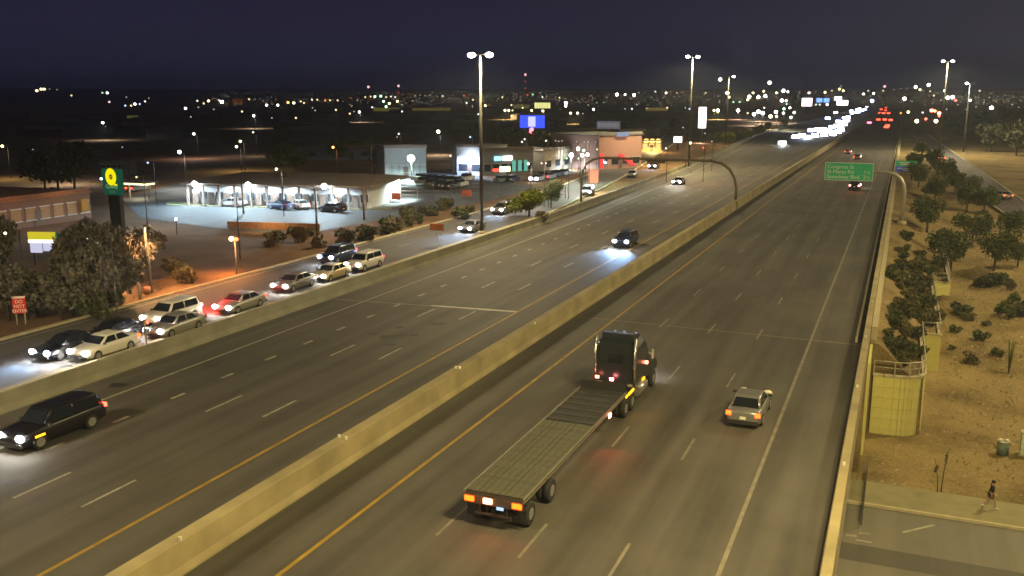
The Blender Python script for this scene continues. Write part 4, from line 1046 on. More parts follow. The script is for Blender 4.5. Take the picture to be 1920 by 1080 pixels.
# orange roadwork board and sign by the frontage road
p = at(772, 468); p.x -= 0.2
t = thing('roadside_board', 'faded orange board on a post behind the left freeway wall', 'sign', (-49.0, p.y + 3, 0), R(10))
MB().box((0, 0, 2.3), (1.7, .05, .8)).build('board', mat('orange_board', (.42, .17, .06), .6, vary=.2), t); MB().box((0, .06, 1.2), (.08, .08, 2.4)).build('post', GALV, t)
t = thing('roadside_board', 'orange-brown upright board by the car with pink headlight', 'sign', at_y(1112, 372, 165) * 1.0, R(5))
t.location.z = -.06
MB().box((0, 0, 2.6), (1.9, .08, 2.6)).build('board', mat('orange_board2', (.5, .2, .11), .6, vary=.15), t)
for s in (-1, 1): MB().box((s * .6, .1, 1.2), (.1, .1, 2.6)).build('post', GALV, t)
p = at(1094, 368); 
car('car with one pinkish headlight on the frontage road under the gantry', (p.x, p.y + 2.4, -.02), R(188), 'suv', 'grey', 'w', 'n', FG, 60)
p = at(1180, 333)
car('far frontage car with small greenish headlights', (p.x, p.y + 2.4, -.02), R(190), 'sedan', 'silver', 'n', 'n', FG, 30)
# amber beacon post
p = at(444, 512); k = (512 - HV) / CAMZ
t = thing('flashing_beacon', 'post with two orange-red beacon lamps near the middle left', 'beacon', p)
hz_ = at_y(443, 448, p.y).z
MB().tube([(0, 0, -.2), (0, 0, hz_ + .3)], .07, 8).build('pole', GALV, t); MB().box((0, 0, hz_ - .05), (1.1, .08, .08)).build('crossbar', GALV, t)
MB().ball((-.32, -.1, hz_), .22, 0, 8, 6).build('beacon_lamp', glow('beacon_bright', (1, .38, .2), 30), t)
MB().ball((.3, -.1, hz_), .17, 0, 8, 6).build('beacon_lamp', glow('beacon_red', (1, .14, .03), 8), t)
spot(t, (0, -.6, hz_), 2500, (1, .35, .08), (0, -.3, -1), 150, .9, .2)
# street lamps and utility posts in the left middle ground
def street_lamp(label, base, pts, head=True, r=.09, lit=None, energy=0, col=(1, .45, .16)):
    t = thing('street_lamp', label, 'street lamp', base)
    MB().tube(pts, [lerp(r, r * .6, i / (len(pts) - 1)) for i in range(len(pts))], 8).build('pole', GALV, t)
    if head:
        q = pts[-1]; MB().box((q[0] - .25, q[1], q[2] + .02), (.75, .3, .16), 0, 0, .8).build('lamp_head', GALV, t)
    if energy: spot(t, (pts[-1][0] - .3, pts[-1][1], pts[-1][2] - .15), energy, col, (0, 0, -1), 150, .6, .2)  # warm light added under the unlit heads to brighten dirt and trees
    return t
b0 = at(263, 560); hh = at_y(262, 535, b0.y).z; tp = at_y(182, 497, b0.y)
street_lamp('curved-arm street lamp beside the frontage road, left of the straight pole', b0, [(0, 0, -.2), (0, 0, hh), (-.7, 0, hh + .75), (-1.9, 0, lerp(hh, tp.z, .85)), (tp.x - b0.x, 0, tp.z)], energy=7000, col=(1, .56, .26))
b0 = at(284, 548); tz = at_y(277, 424, b0.y).z
street_lamp('straight tapering lamp pole beside the frontage road', b0, [(0, 0, -.2), (-.05, 0, tz * .5), (-.25, 0, tz - .2), (-.1, 0, tz), (.35, 0, tz + .05)], r=.14, energy=8000, col=(1, .5, .2))
MB().tube([(0, 0, -.1), (0, 0, .6)], .3, 8).build('base', mat('orange_base', (.4, .17, .1), .7), thing('pole_footing', 'reddish footing at the straight lamp pole', 'footing', b0 + Vector((0, -.5, 0))))
for u, v, vt, L_ in ((595, 437, 352, 'slim dark post standing before the long lit building'), (683, 412, 345, 'slim dark post near the right end of the long building'), (457, 400, 340, 'thin post between the first two floodlights'), (698, 330, 255, 'tall grey utility pole behind the long building')):
    b0 = at(u, v); zt_ = at_y(u - 3, vt, b0.y).z
    t = thing('utility_pole', L_, 'pole', b0, 0, 'posts around the parking lot')
    MB().tube([(0, 0, -.2), (-.1, 0, zt_)], [.16, .1], 8).build('pole', RUST, t); MB().box((-.1, 0, zt_ - .3), (1.2, .1, .1)).build('crossarm', RUST, t)
# white marker post by the left barrier
p = at(267, 648); t = thing('delineator_post', 'short grey marker post on the frontage side of the wall', 'post', (-47.6, p.y, 0)); MB().box((0, 0, .9), (.12, .05, 1.8)).build('post', GALV, t); MB().box((.1, 0, 1.1), (.5, .05, .4)).build('plate', mat('blue_grey_plate', (.2, .27, .33), .6), t)

# ------------------------------------------------------------------ buildings
LW = (0.62, 0.84, 1.0)
def oriented(uA, vA, uB, vB, name, label, depth):
    A, B = at(uA, vA), at(uB, vB); d = B - A; L_ = d.length; a = math.atan2(d.y, d.x)
    return thing(name, label, 'building', A, a), L_
DARKWIN = mat('dark_shop_glass', (.02, .025, .03), .1, vary=0, spec=.8)
# parking lots as paved sheets
m = MB(); sh = [at(228, 372), at(262, 408), at(440, 432), at(560, 440), at(905, 378), at(1010, 352), at(860, 322), at(700, 322), at(330, 345)]
m.add([(p.x, p.y, -.03) for p in sh], [tuple(range(len(sh)))]); struct('parking_lot', m, LOT)
# 1 the long lit building
bl, L_ = oriented(352, 386, 690, 394, 'long_building', 'long low pale building with three floodlights under its wide roof', 15)
D_, EH = 17, 3.7
WALLM = mat('pale_stucco', (.62, .62, .6), .8, vary=.08); ROOFM = mat('brown_roofing', (.21, .17, .14), .85, vary=.15, scale=.6)
MB().box((L_ / 2, D_ / 2 + 1.0, EH / 2 - .1), (L_ - .4, D_ - 1.6, EH)).build('wall', WALLM, bl)
rf = MB(); o_ = .7; rz_ = EH + .75
V = [(-o_, -o_, EH), (L_ + o_, -o_, EH), (L_ + o_, D_ + 2.4, EH), (-o_, D_ + 2.4, EH), (3, D_ * .8, rz_), (L_ - 3, D_ * .8, rz_)]
V2 = [(x_, y_, z_ - .3) for x_, y_, z_ in V[:4]]
rf.add(V + V2, [(0, 1, 5, 4), (1, 2, 5), (2, 3, 4, 5), (3, 0, 4), (0, 6, 7, 1), (1, 7, 8, 2), (2, 8, 9, 3), (3, 9, 6, 0), (6, 9, 8, 7)])
roof = rf.build('roof', ROOFM, bl)
MB().box((13, 8, EH + .9), (1.4, 1.1, .9)).build('roof_vent', RUST, roof)
COLM = mat('column_brick', (.2, .15, .12), .85, vary=.2)
nb = 11
for i in range(nb + 1): MB().box((lerp(.3, L_ - .3, i / nb), -.25, EH / 2 - .15), (.32, .32, EH - .3)).build('column', COLM, bl)
for i in range(nb):
    xm = lerp(.3, L_ - .3, (i + .5) / nb)
    dr = MB().box((0, 0, 0), (1.0, .06, 2.2)).build('door', mat('brown_door', (.11, .075, .055), .6), bl, (xm - .7, .97, 1.05)); MB().box((.35, -.06, 0), (.06, .06, .2)).build('handle', GALV, dr)
    wn = MB().box((0, 0, 0), (1.15, .05, 1.2)).build('window', DARKWIN, bl, (xm + .75, .975, 1.65)); MB().box((0, -.03, -.65), (1.3, .1, .08)).build('sill', WALLM, wn)
for x_ in (L_ * .07, L_ * .37, L_ * .785):
    f = MB().box((x_, -.95, EH - .02), (.5, .35, .3)).build('floodlight', GALV, bl); MB().ball((x_, -1.2, EH - .05), .42, 0, 10, 6).build('lens', LAMPC, f)
    spot(bl, (x_, -1.6, EH - .1), 16000, LW, (0, -.25, -1), 172, .4, .25); 
for x_ in (.03, .235, .345, .46, .585, .83):
    MB().ball((L_ * x_, .7, 2.3), .24, 0, 8, 6).build('porch_lamp', LAMPC, bl); spot(bl, (L_ * x_, .35, 2.5), 1500, LW, (0, .5, -1), 170, .4, .15)
g2 = MB().ball((L_ + .3, D_ * .82, EH - .35), .32, 0, 10, 6).build('gable_lamp', LAMPC, bl); spot(bl, (L_ + 1.0, D_ * .82, EH - .4), 9000, (.8, 1, .98), (-.7, 0, -1), 165, .4, .3)
# planting strip before the building
m = MB(); q = [at(312, 385), at(560, 391), at(735, 393), at(735, 389), at(560, 386), at(312, 379)]
m.add([(p.x, p.y, .1) for p in q] + [(p.x, p.y, -.05) for p in q], [(0, 1, 2, 3, 4, 5)] + [(i, (i + 1) % 6, 6 + (i + 1) % 6, 6 + i) for i in range(6)]); struct('lot_island', m, mat('grass_strip', (.2, .2, .1), .9, vary=.2))
# parked cars before it
LOTG = 'cars parked at the long building'
for u, v, ty, c, L2, rz in ((436, 387, 'sedan', 'white', 'blue-tinted small car parked below the second floodlight', 100), (527, 392, 'sedan', 'navy', 'dark blue car parked left of the bright white car', 75), (562, 391, 'sedan', 'white', 'bright white sedan parked at the middle of the lot', 60), (623, 397, 'sedan', 'black', 'black car with one white light below the third floodlight', 80)):
    t = car(L2, at(u, v) + Vector((0, 0, 0)), R(rz), ty, c, 'n', 'n', LOTG)
MB().ball((0, 0, 0), .2, 0, 8, 6).build('lamp', LAMPC, t, (0.3, -.4, 1.6))
# lot islands / walls near the frontage
t = thing('low_wall', 'low orange-lit wall between the lot and the frontage road', 'wall', at(460, 428), R(12)); MB().box((4, 0, .4), (13, .3, .95)).build('wall', mat('clay_wall', (.38, .21, .11), .85, vary=.25), t)
spot(t, (4, -2.5, 3), 700, (1, .6, .25), (0, .5, -1), 140, .8, .3)
# 2 red barrier boards by the lot exit and low pipe rail
t = thing('pipe_fence', 'long low rail fence behind the lot exit', 'fence', at(690, 372), math.atan2(*(lambda d: (d.y, d.x))(at(1060, 372) - at(690, 372))))
Lf = (at(1060, 372) - at(690, 372)).length
for z in (.6, 1.3, 2.0): MB().box((Lf / 2, 0, z), (Lf, .07, .07)).build('rail', RUST, t)
pm = MB().box((0, 0, 1), (.1, .1, 2.1)).mesh('post', [RUST])
for i in range(13): place('post', pm, t, (Lf * i / 12, 0, 0))
for u, v, w, L2 in ((875, 372, 1.9, 'red-orange board hanging on the rail fence'), (995, 376, .9, 'left orange panel of the fence gate'), (1030, 376, .9, 'right orange panel of the fence gate'), (743, 378, 1.6, 'pinkish low board at the lot entrance')):
    p = at(u, v); t = thing('fence_board', L2, 'board', p, 0, 'orange boards on the fence'); MB().box((0, 0, .9), (w, .08, 1.1)).build('board', mat('red_board', (.55, .12, .06), .6, vary=.2), t)
    for s in (-1, 1): MB().box((s * w * .4, .08, .5), (.07, .07, 1.1)).build('leg', RUST, t)
# right-hand buildings of the lit blocks
def simple_building(label, uA, vA, uB, vB, H_, D_, wallm, roofm, wins, win_m, name='commercial_building', canopy=None):
    bl, L_ = oriented(uA, vA, uB, vB, name, label, D_)
    MB().box((L_ / 2, D_ / 2, H_ / 2 - .1), (L_, D_, H_ + .2)).build('wall', wallm, bl)
    MB().box((L_ / 2, D_ / 2, H_ + .12), (L_ + .5, D_ + .5, .25)).box((L_ / 2, .1, H_ + .45), (L_ + .3, .25, .5)).build('roof', roofm, bl)
    for i in range(wins):
        xm = L_ * (i + .5) / wins; w = min(2.4, L_ / wins * .7)
        wn = MB().box((0, 0, 0), (w, .06, 1.6)).build('window', win_m, bl, (xm, -.03, 1.7)); MB().box((0, -.03, -.85), (w + .2, .12, .1)).box((0, -.03, .85), (w + .2, .12, .1)).build('frame', WALLM, wn)
    MB().box((L_ * .5, -.04, 1.05), (1.1, .06, 2.1)).build('door', mat('brown_door', (.11, .075, .055), .6), bl)
    return bl, L_
TEAL = glow('teal_shopfront', (.25, .85, .68), .55); WARMWIN = glow('warm_window_light', (1, .62, .2), 1.4)
b2, L2_ = simple_building('blue-lit flat-roofed building right of the starlike lamp', 857, 328, 905, 330, 6.2, 12, mat('blue_grey_wall', (.42, .45, .5), .8), ROOFM, 2, DARKWIN)
f = MB().box((L2_ * .6, -.3, 3.6), (.5, .4, .3)).build('floodlight', GALV, b2); MB().ball((L2_ * .6, -.7, 3.6), .7, 0, 10, 6).build('lens', LAMPC, f); spot(b2, (L2_ * .55, -2.2, 3.9), 6500, (.5, .62, 1), (0, .35, -1), 172, .3, .3)
b3, L3_ = simple_building('wide dim building with teal-lit shopfront between the blue building and the tree', 906, 330, 1000, 325, 5.4, 14, mat('grey_wall', (.3, .3, .27), .8), ROOFM, 6, DARKWIN)
for u_, c_, w_ in ((.28, glow('cyan_sign_glow', (.3, .8, 1), 2.2), 1.8), (.47, glow('white_sign_glow', (1, .98, .95), 5), 2.4)):
    MB().box((L3_ * u_, -.15, 3.7), (w_, .2, .9)).build('lit_panel', c_, b3)
MB().box((L3_ * .42, -.15, 1.3), (2.6, .2, 1.1)).build('lit_panel', glow('cream_sign_glow', (.95, 1, .6), 3.5), b3)
for k in (.6, .72, .84): MB().box((L3_ * k, -.12, 1.9), (.9, .1, 2.4)).build('lit_column', TEAL, b3)
MB().box((L3_ * .24, -.15, 1.2), (1.5, .15, .55)).build('red_panel', glow('red_panel_glow', (1, .06, .04), 3.0), b3)
b4, L4_ = simple_building('low tan building behind the dark tree right of the blue sign', 1020, 322, 1085, 312, 4.6, 14, mat('tan_wall', (.32, .28, .2), .8), ROOFM, 4, DARKWIN)
b5, L5_ = simple_building('pinkish building with red stripes left of the yellow canopy', 1122, 318, 1202, 312, 8.0, 16, mat('pink_wall', (.42, .25, .2), .8, vary=.1), mat('grey_roof', (.2, .2, .2), .8), 4, DARKWIN)
RG = glow('red_neon', (1, .05, .05), 1.6)
MB().box((L5_ * .06, -.2, 2.0), (1.0, .15, 3.4)).build('red_stripe', RG, b5); MB().add([(L5_ * .42, -.15, 3.4), (L5_ * .52, -.15, 3.4), (L5_ * .86, -.15, .5), (L5_ * .74, -.15, .5)], [(0, 1, 2, 3)]).build('red_stripe', RG, b5)
MB().box((L5_ * .52, -.3, 8.2), (4, .5, 1)).build('lit_panel', glow('pale_blue_panel', (.5, .6, .8), .6), b5)
spot(b5, (L5_ * .5, -7, 6), 900, (1, .65, .5), (0, .8, -.4), 140, .8, .4)
b6, L6_ = simple_building('building with yellow-lit canopy left of the pink-white sign', 1203, 284, 1240, 284, 3.4, 10, mat('yellow_wall', (.5, .36, .14), .8), ROOFM, 3, WARMWIN)
for k in (.2, .5, .8): MB().ball((L6_ * k, -1, 3.4), .9, 0, 8, 6, (1, 1, .7)).build('canopy_lamp', glow('yellow_canopy_glow', (1, .66, .16), 3.2), b6)
MB().box((L6_ * .5, -1.5, 3.6), (L6_, 3, .3)).build('canopy', ROOFM, b6); spot(b6, (L6_ * .5, -3, 3.1), 9000, (1, .68, .25), (0, -.3, -1), 165, .5, .3)
b7, L7_ = simple_building('dark shed with glass bays behind the starlike lot lamp', 722, 332, 800, 330, 6.2, 12, mat('shed_wall', (.3, .34, .34), .7), ROOFM, 6, mat('blue_bay', (.35, .45, .47), .4, vary=.1))
b8, L8_ = simple_building('dark reddish building behind the black trees at the left edge', -40, 440, 172, 408, 3.6, 18, mat('red_brown_wall', (.17, .10, .065), .85, vary=.2), mat('tile_roof', (.26, .12, .06), .85, vary=.25), 8, mat('amber_window', (.3, .17, .06), .6))
spot(b8, (L8_ * .7, -3, 5), 220, (1, .55, .25), (0, .5, -1), 160, .6, .3); spot(b8, (L8_ * .25, -3, 5), 160, (1, .4, .25), (0, .5, -1), 160, .6, .3)
MB().box((L8_ * .93, -.3, 2.0), (1.1, .1, 1.7)).build('lit_door', glow('dim_amber', (.9, .5, .1), .3), b8)
for k, (u, v, w_, h_, D2, col, L2) in enumerate(((190, 330, 40, 2.6, 8, (.14, .15, .2), 'low bluish roofed shed left of the green pylon sign'), (560, 300, 200, 3.2, 14, (.2, .22, .26), 'long grey roof beyond the long lit building'), (1085, 262, 60, 4, 12, (.12, .11, .1), 'black block behind the row of small lamps'), (1160, 265, 50, 4, 12, (.12, .1, .1), 'dark block behind the pinkish building'))):
    A = at(u, v); B = at(u + w_ * .9, v + .5)
    simple_building(L2, u, v, u + w_, v, h_, D2, mat('dim_wall%s' % 'abcd'[k], col, .8), ROOFM, 4, DARKWIN)
# blocks of dim warm-lit building faces near the horizon
for (u, v, w_, h_, c_, s_, L2) in ((700, 209, 50, 7, (.8, .7, .12), .13, 'olive-lit long building below the two red-topped towers'), (773, 208, 72, 6, (.9, .62, .12), .11, 'amber-lit long building between the towers and the tallest mast'), (1210, 208, 42, 6, (.8, .55, .1), .2, 'yellow-lit building left of the white pylon sign'), (1002, 204, 30, 12, (.95, .92, .35), 1.3, 'bright cream-lit building above the blue pylon sign'), (436, 197, 20, 12, (.7, .2, .06), .12, 'orange-lit tower block on the left skyline'), (142, 293, 32, 4, (1, .42, .06), .3, 'orange-lit roof left of the green pylon sign'), (962, 204, 30, 8, (.7, .6, .2), .15, 'dim cream-lit building left of the cream one'), (238, 222, 22, 5, (.7, .65, .15), .12, 'small olive-lit building on the left hillside')):
    A, B = on_ground(u, v), on_ground(u + w_, v); d = B - A; L_ = d.length; a = math.atan2(d.y, d.x)
    t = thing('distant_building', L2, 'building', A, a)
    hh = h_ * A.length / F * 1.0
    MB().box((L_ / 2, 6, hh / 2), (L_, 12, hh)).build('wall', mat('far_wall', (.25, .24, .2), .9), t); MB().box((L_ / 2, 6, hh + .2), (L_ + 1, 13, .4)).build('roof', ROOFM, t)
    n = max(2, int(w_ / 5))
    for i in range(n): MB().box((L_ * (i + .5) / n, -.1, hh * .5), (L_ / n * .9, .15, hh * .85)).build('lit_front', glow('far_front_%s' % L2.split()[0].replace('-', '_'), c_, s_), t)

# ------------------------------------------------------------------ lit pylon signs
def pylon(label, u, vb, uc, v0, v1, wpx, build, zbase=None, name='pylon_sign', pole=.35):
    b = on_ground(u, vb); t = thing(name, label, 'sign', b, PSI * 0.0)
    A = at_y(uc - wpx / 2, v0, b.y); B = at_y(uc + wpx / 2, v1, b.y)
    W, H = B.x - A.x, A.z - B.z; cx, cz = (A.x + B.x) / 2 - b.x, (A.z + B.z) / 2 - b.z
    MB().tube([(cx, .3, -.3), (cx, .3, cz)], pole, 10).build('pole', DARKM, t)
    build(t, cx, cz, W, H); return t
def b_quality(t, cx, cz, W, H):
    ca = MB().box((cx, 0, cz), (W, .5, H)).build('cabinet', glow('green_cabinet_glow', (.02, .22, .12), .28), t)
    rr = H * .3; zc = cz + H * .2
    ring = MB(); n = 24
    o1 = [(cx + rr * math.cos(a) * .92, -.3, zc + rr * math.sin(a) * 1.12) for a in [2 * math.pi * i / n for i in range(n)]]
    o2 = [(cx + rr * .3 * math.cos(a), -.3, zc + rr * .34 * math.sin(a)) for a in [2 * math.pi * i / n for i in range(n)]]
    ring.add(o1 + o2, [(i, (i + 1) % n, n + (i + 1) % n, n + i) for i in range(n)])
    ring.build('ring_logo', glow('yellow_ring_glow', (.95, .85, 0.0), 1.0), t)
    MB().box((cx + rr * .72, -.3, zc - rr * 1.0), (rr * .5, .04, rr * .22)).build('logo_tail', glow('yellow_ring_glow', (.95, .85, 0.0), 1.0), t)
    MB().ball((cx, -.32, zc), rr * .17, 0, 8, 4, (1, .2, 1)).build('logo_sun', glow('orange_dot_glow', (1, .4, .02), .6), t)
    text('lettering', 'Quality', H * .21, glow('pale_green_letters', (.35, .7, .28), .55), t, (cx, -.28, cz - H * .24), (R(90), 0, 0), align='CENTER')
    text('lettering', 'INN', H * .16, glow('dim_green_letters', (.15, .35, .2), .4), t, (cx, -.28, cz - H * .43), (R(90), 0, 0), align='CENTER')
    MB().box((cx, .2, cz / 2 - H * .3), (W * .62, .6, cz - H * .35)).build('shroud', mat('dark_shroud', (.03, .03, .035), .8), t)
pylon('green pylon sign with a glowing yellow ring on a wide dark post', 213, 440, 212, 316, 366, 38, b_quality)
def b_blue(t, cx, cz, W, H):
    MB().box((cx, 0, cz), (W, .6, H)).build('cabinet', glow('blue_sign_glow', (.045, .09, 1.0), 1.25), t)
    MB().box((cx, -.35, cz), (W * .3, .05, H * .8)).build('white_panel', glow('pale_sign_glow', (.5, .5, 1.0), 1.5), t)
    MB().ball((cx, -.3, cz - H * .72), H * .24, 0, 12, 8, (1, .5, 1)).build('red_disc', glow('red_disc_glow', (1, .22, .3), 3.0), t)
    MB().ball((cx, -.1, cz - H * .78), H * .32, 0, 12, 8, (1, .3, 1)).build('red_rim', glow('deep_red_glow', (.8, .0, .03), 1.0), t)
pylon('glowing blue rectangular pylon sign with a red disc beneath', 996, 292, 998, 216, 240, 45, b_blue)
pylon('slender glowing white pylon sign', 1318, 268, 1317, 201, 240, 12, lambda t, cx, cz, W, H: (MB().box((cx, 0, cz), (W, .6, H)).build('cabinet', glow('white_pylon_glow', (1, .9, .9), 5), t), spot(t, (cx, -3, cz - H), 5000, (1, .75, .6), (0, -.2, -1), 150, .8, 1)))
def b_board(t, cx, cz, W, H):
    f = MB().box((cx, 0, cz), (W, .5, H)).build('board', glow('dim_board_glow', (.33, .3, .36), .32), t)
    for i in range(9): MB().box((cx - W * .4 + W * .1 * i, -.3, cz), (W * .055, .05, H * .55)).build('letter_bar', glow('dim_letters', (.4, .37, .42), .5), t)
pylon('dim grey billboard with blurred letters above the pinkish building', 1150, 288, 1141, 227, 242, 43, b_board, name='billboard')
pylon('small pink-white glowing sign right of the yellow canopy', 1271, 282, 1271, 256, 267, 14, lambda t, cx, cz, W, H: MB().box((cx, 0, cz), (W, .4, H)).build('cabinet', glow('pink_white_glow', (1, .8, .72), 6), t))
pylon('pink and white square sign on the skyline left of the jam', 1513, 215, 1513, 184, 199, 18, lambda t, cx, cz, W, H: MB().box((cx, 0, cz), (W, 1, H)).build('cabinet', glow('pink_square_glow', (1, .72, .85), 5), t))
pylon('pair of blue glowing panels right of the pink square sign', 1543, 212, 1543, 184, 192, 25, lambda t, cx, cz, W, H: MB().box((cx - W * .26, 0, cz), (W * .42, 1, H)).box((cx + W * .26, 0, cz), (W * .42, 1, H)).build('cabinet', glow('sky_blue_glow', (.18, .38, 1), 2.2), t))
pylon('cluster of white lit panels just left of the glare', 1578, 212, 1577, 181, 199, 25, lambda t, cx, cz, W, H: MB().box((cx - W * .22, 0, cz + H * .3), (W * .5, 1, H * .4)).box((cx + W * .1, 0, cz - H * .15), (W * .8, 1, H * .5)).build('cabinet', glow('white_cluster_glow', (1, .97, 1), 6), t))
# lit gas price sign in the near-left trees
b0 = at(84, 498); t = thing('price_sign', 'small lit sign, yellow over white with a green edge, among the left trees', 'sign', b0, R(18))
k = lambda u, v: at_y(u, v, b0.y)
A, B = k(62, 432), k(104, 476); W, H = B.x - A.x, A.z - B.z; cz = (A.z + B.z) / 2
MB().box((0, 0, cz + H * .28), (W, .3, H * .34)).build('yellow_panel', glow('yellow_panel_glow', (.75, .62, .03), .85), t)
MB().box((0, 0, cz + H * .03), (W, .3, H * .13)).build('white_band', glow('white_band_glow', (1, 1, .8), 2.2), t)
MB().box((-W * .25, 0, cz - H * .27), (W * .4, .3, H * .44)).box((W * .25, 0, cz - H * .23), (W * .42, .3, H * .36)).build('white_panel', glow('lilac_panel_glow', (.6, .6, .8), 1.0), t)
MB().box((W * .62, .1, cz + H * .15), (W * .2, .3, H * .5)).build('green_panel', glow('green_edge_glow', (.01, .35, .1), .55), t)
for s in (-1, 1): MB().box((s * W * .4, .25, cz * .5), (.15, .15, cz)).build('post', DARKM, t)
# starlike lamp of the back lot
def lot_lamp(label, u, vb, vt, power, col, gm, r=.35):
    b = on_ground(u, vb); z = at_y(u, vt, b.y).z - b.z
    t = thing('lot_lamp', label, 'lamp post', b, 0, 'parking lot lamps'); MB().tube([(0, 0, -.2), (0, 0, z)], [.12, .08], 8).build('pole', GALV, t)
    MB().box((0, 0, z + .15), (.6, .4, .15)).build('lamp_head', GALV, t); MB().ball((0, -.1, z), r, 0, 10, 6).build('lens', gm, t)
    spot(t, (0, -.2, z - r - .1), power, col, (0, 0, -1), 165, .4, .3)
lot_lamp('starlike lot lamp beyond the right end of the long building', 772, 338, 297, 14000, (.75, 1, .95), LAMPC, .75)
lot_lamp('lamp over the used-car rows right of the teal shopfront', 1071, 318, 291, 8000, (.75, .9, 1), LAMPC, .5)
b0 = at(332, 440); lz = at_y(332, 411, b0.y).z
t = thing('garden_lamp', 'single round white lamp on a short post before the lot', 'lamp post', b0); MB().tube([(0, 0, 0), (0, 0, lz)], .05, 6).build('pole', DARKM, t); MB().ball((0, 0, lz), .16, 0, 8, 6).build('globe', glow('globe_glow', (1, .98, .85), 12), t)
# parked car rows between the long building and the blue building
pts = [(790, 338), (802, 340), (815, 341), (828, 342), (842, 344), (856, 345), (810, 349), (828, 352), (846, 354), (795, 345), (862, 350), (1030, 332), (1045, 331), (1018, 334), (1058, 329), (875, 338), (940, 342), (960, 341)]
lab = where_words([(u, v, 'dim') for u, v in pts], [(772, 320, 'the starlike lot lamp'), (880, 310, 'the blue floodlight'), (1071, 300, 'the used-car lamp')], 'parked car')
for i, (u, v) in enumerate(pts): far_car(lab[i], at(u, v), True, REFL, ('white', 'grey', 'navy', 'black', 'silver')[i % 5], 'parked cars in the back lots')
for u, v, L2 in ((1000, 335, 'car with a bright white lamp on the cross road below the dark tree'), ):
    p = at(u, v, .7); far_car(L2, (p.x, p.y + 2.3, 0), True, JW, 'grey', 'cars on the cross road', .45)
for u, v, gm, L2 in ((1022, 331, JR, 'small red-lit car right of the white-lit cross road car'), (241, 353, JR, 'red-lit car right of the green pylon sign')):
    p = at(u, v, .7); far_car(L2, (p.x, p.y + 2.3, 0), False, gm, 'grey', 'cars on the cross road', .25)
b0 = at(262, 372); t = thing('gas_canopy', 'small lit canopy right of the green pylon sign', 'canopy', b0); zc = at_y(262, 343, b0.y).z
MB().box((0, 0, zc + .2), (6, 3, .25)).build('canopy_roof', ROOFM, t); MB().box((0, -.1, zc - .1), (5.4, 2.4, .3)).build('light_strip', glow('cream_strip_glow', (1, .85, .45), 2.2), t)
for s in (-1, 1): MB().box((s * 2.2, 0, zc / 2), (.25, .25, zc)).build('post', GALV, t)
spot(t, (0, 0, zc - .5), 600, (1, .85, .6), (0, 0, -1), 160, .5, .3)

# radio masts with red lamps on the skyline
for u, vt, vb, lamps, L2 in ((692, 163, 196, (163,), 'left one of two slim radio towers with a bright top lamp'), (748, 161, 192, (161, 174), 'right one of two slim radio towers with a bright top lamp'), (985, 140, 190, (140, 153, 166), 'tallest red-lit radio tower above the blue pylon sign'), (1656, 162, 196, (162,), 'faint radio tower above the braking cars')):
    b = on_ground(u, vb); t = thing('radio_tower', L2, 'radio tower', b)
    ztp = at_y(u, vt, b.y).z - b.z
    for s, q in ((-1, -1), (1, -1), (0, 1)): MB().tube([(s * 2.2, q * 2, 0), (0, 0, ztp)], [.3, .12], 5).build('leg', RUST, t)
    for k in range(6): MB().box((0, 0, ztp * (k + .5) / 7), (4 * (1 - (k + .5) / 7), .2, .25)).build('brace', RUST, t)
    for vl in lamps:
        z = at_y(u, vl, b.y).z - b.z; MB().ball((0, -.3, z), b.length / F * (2.2 if vl == vt else 1.7), 0, 8, 6).build('beacon', glow('pink_beacon' if vl == vt else 'red_beacon', (1, .5, .5) if vl == vt else (1, .08, .1), 2.2 if vl == vt else .5), t)

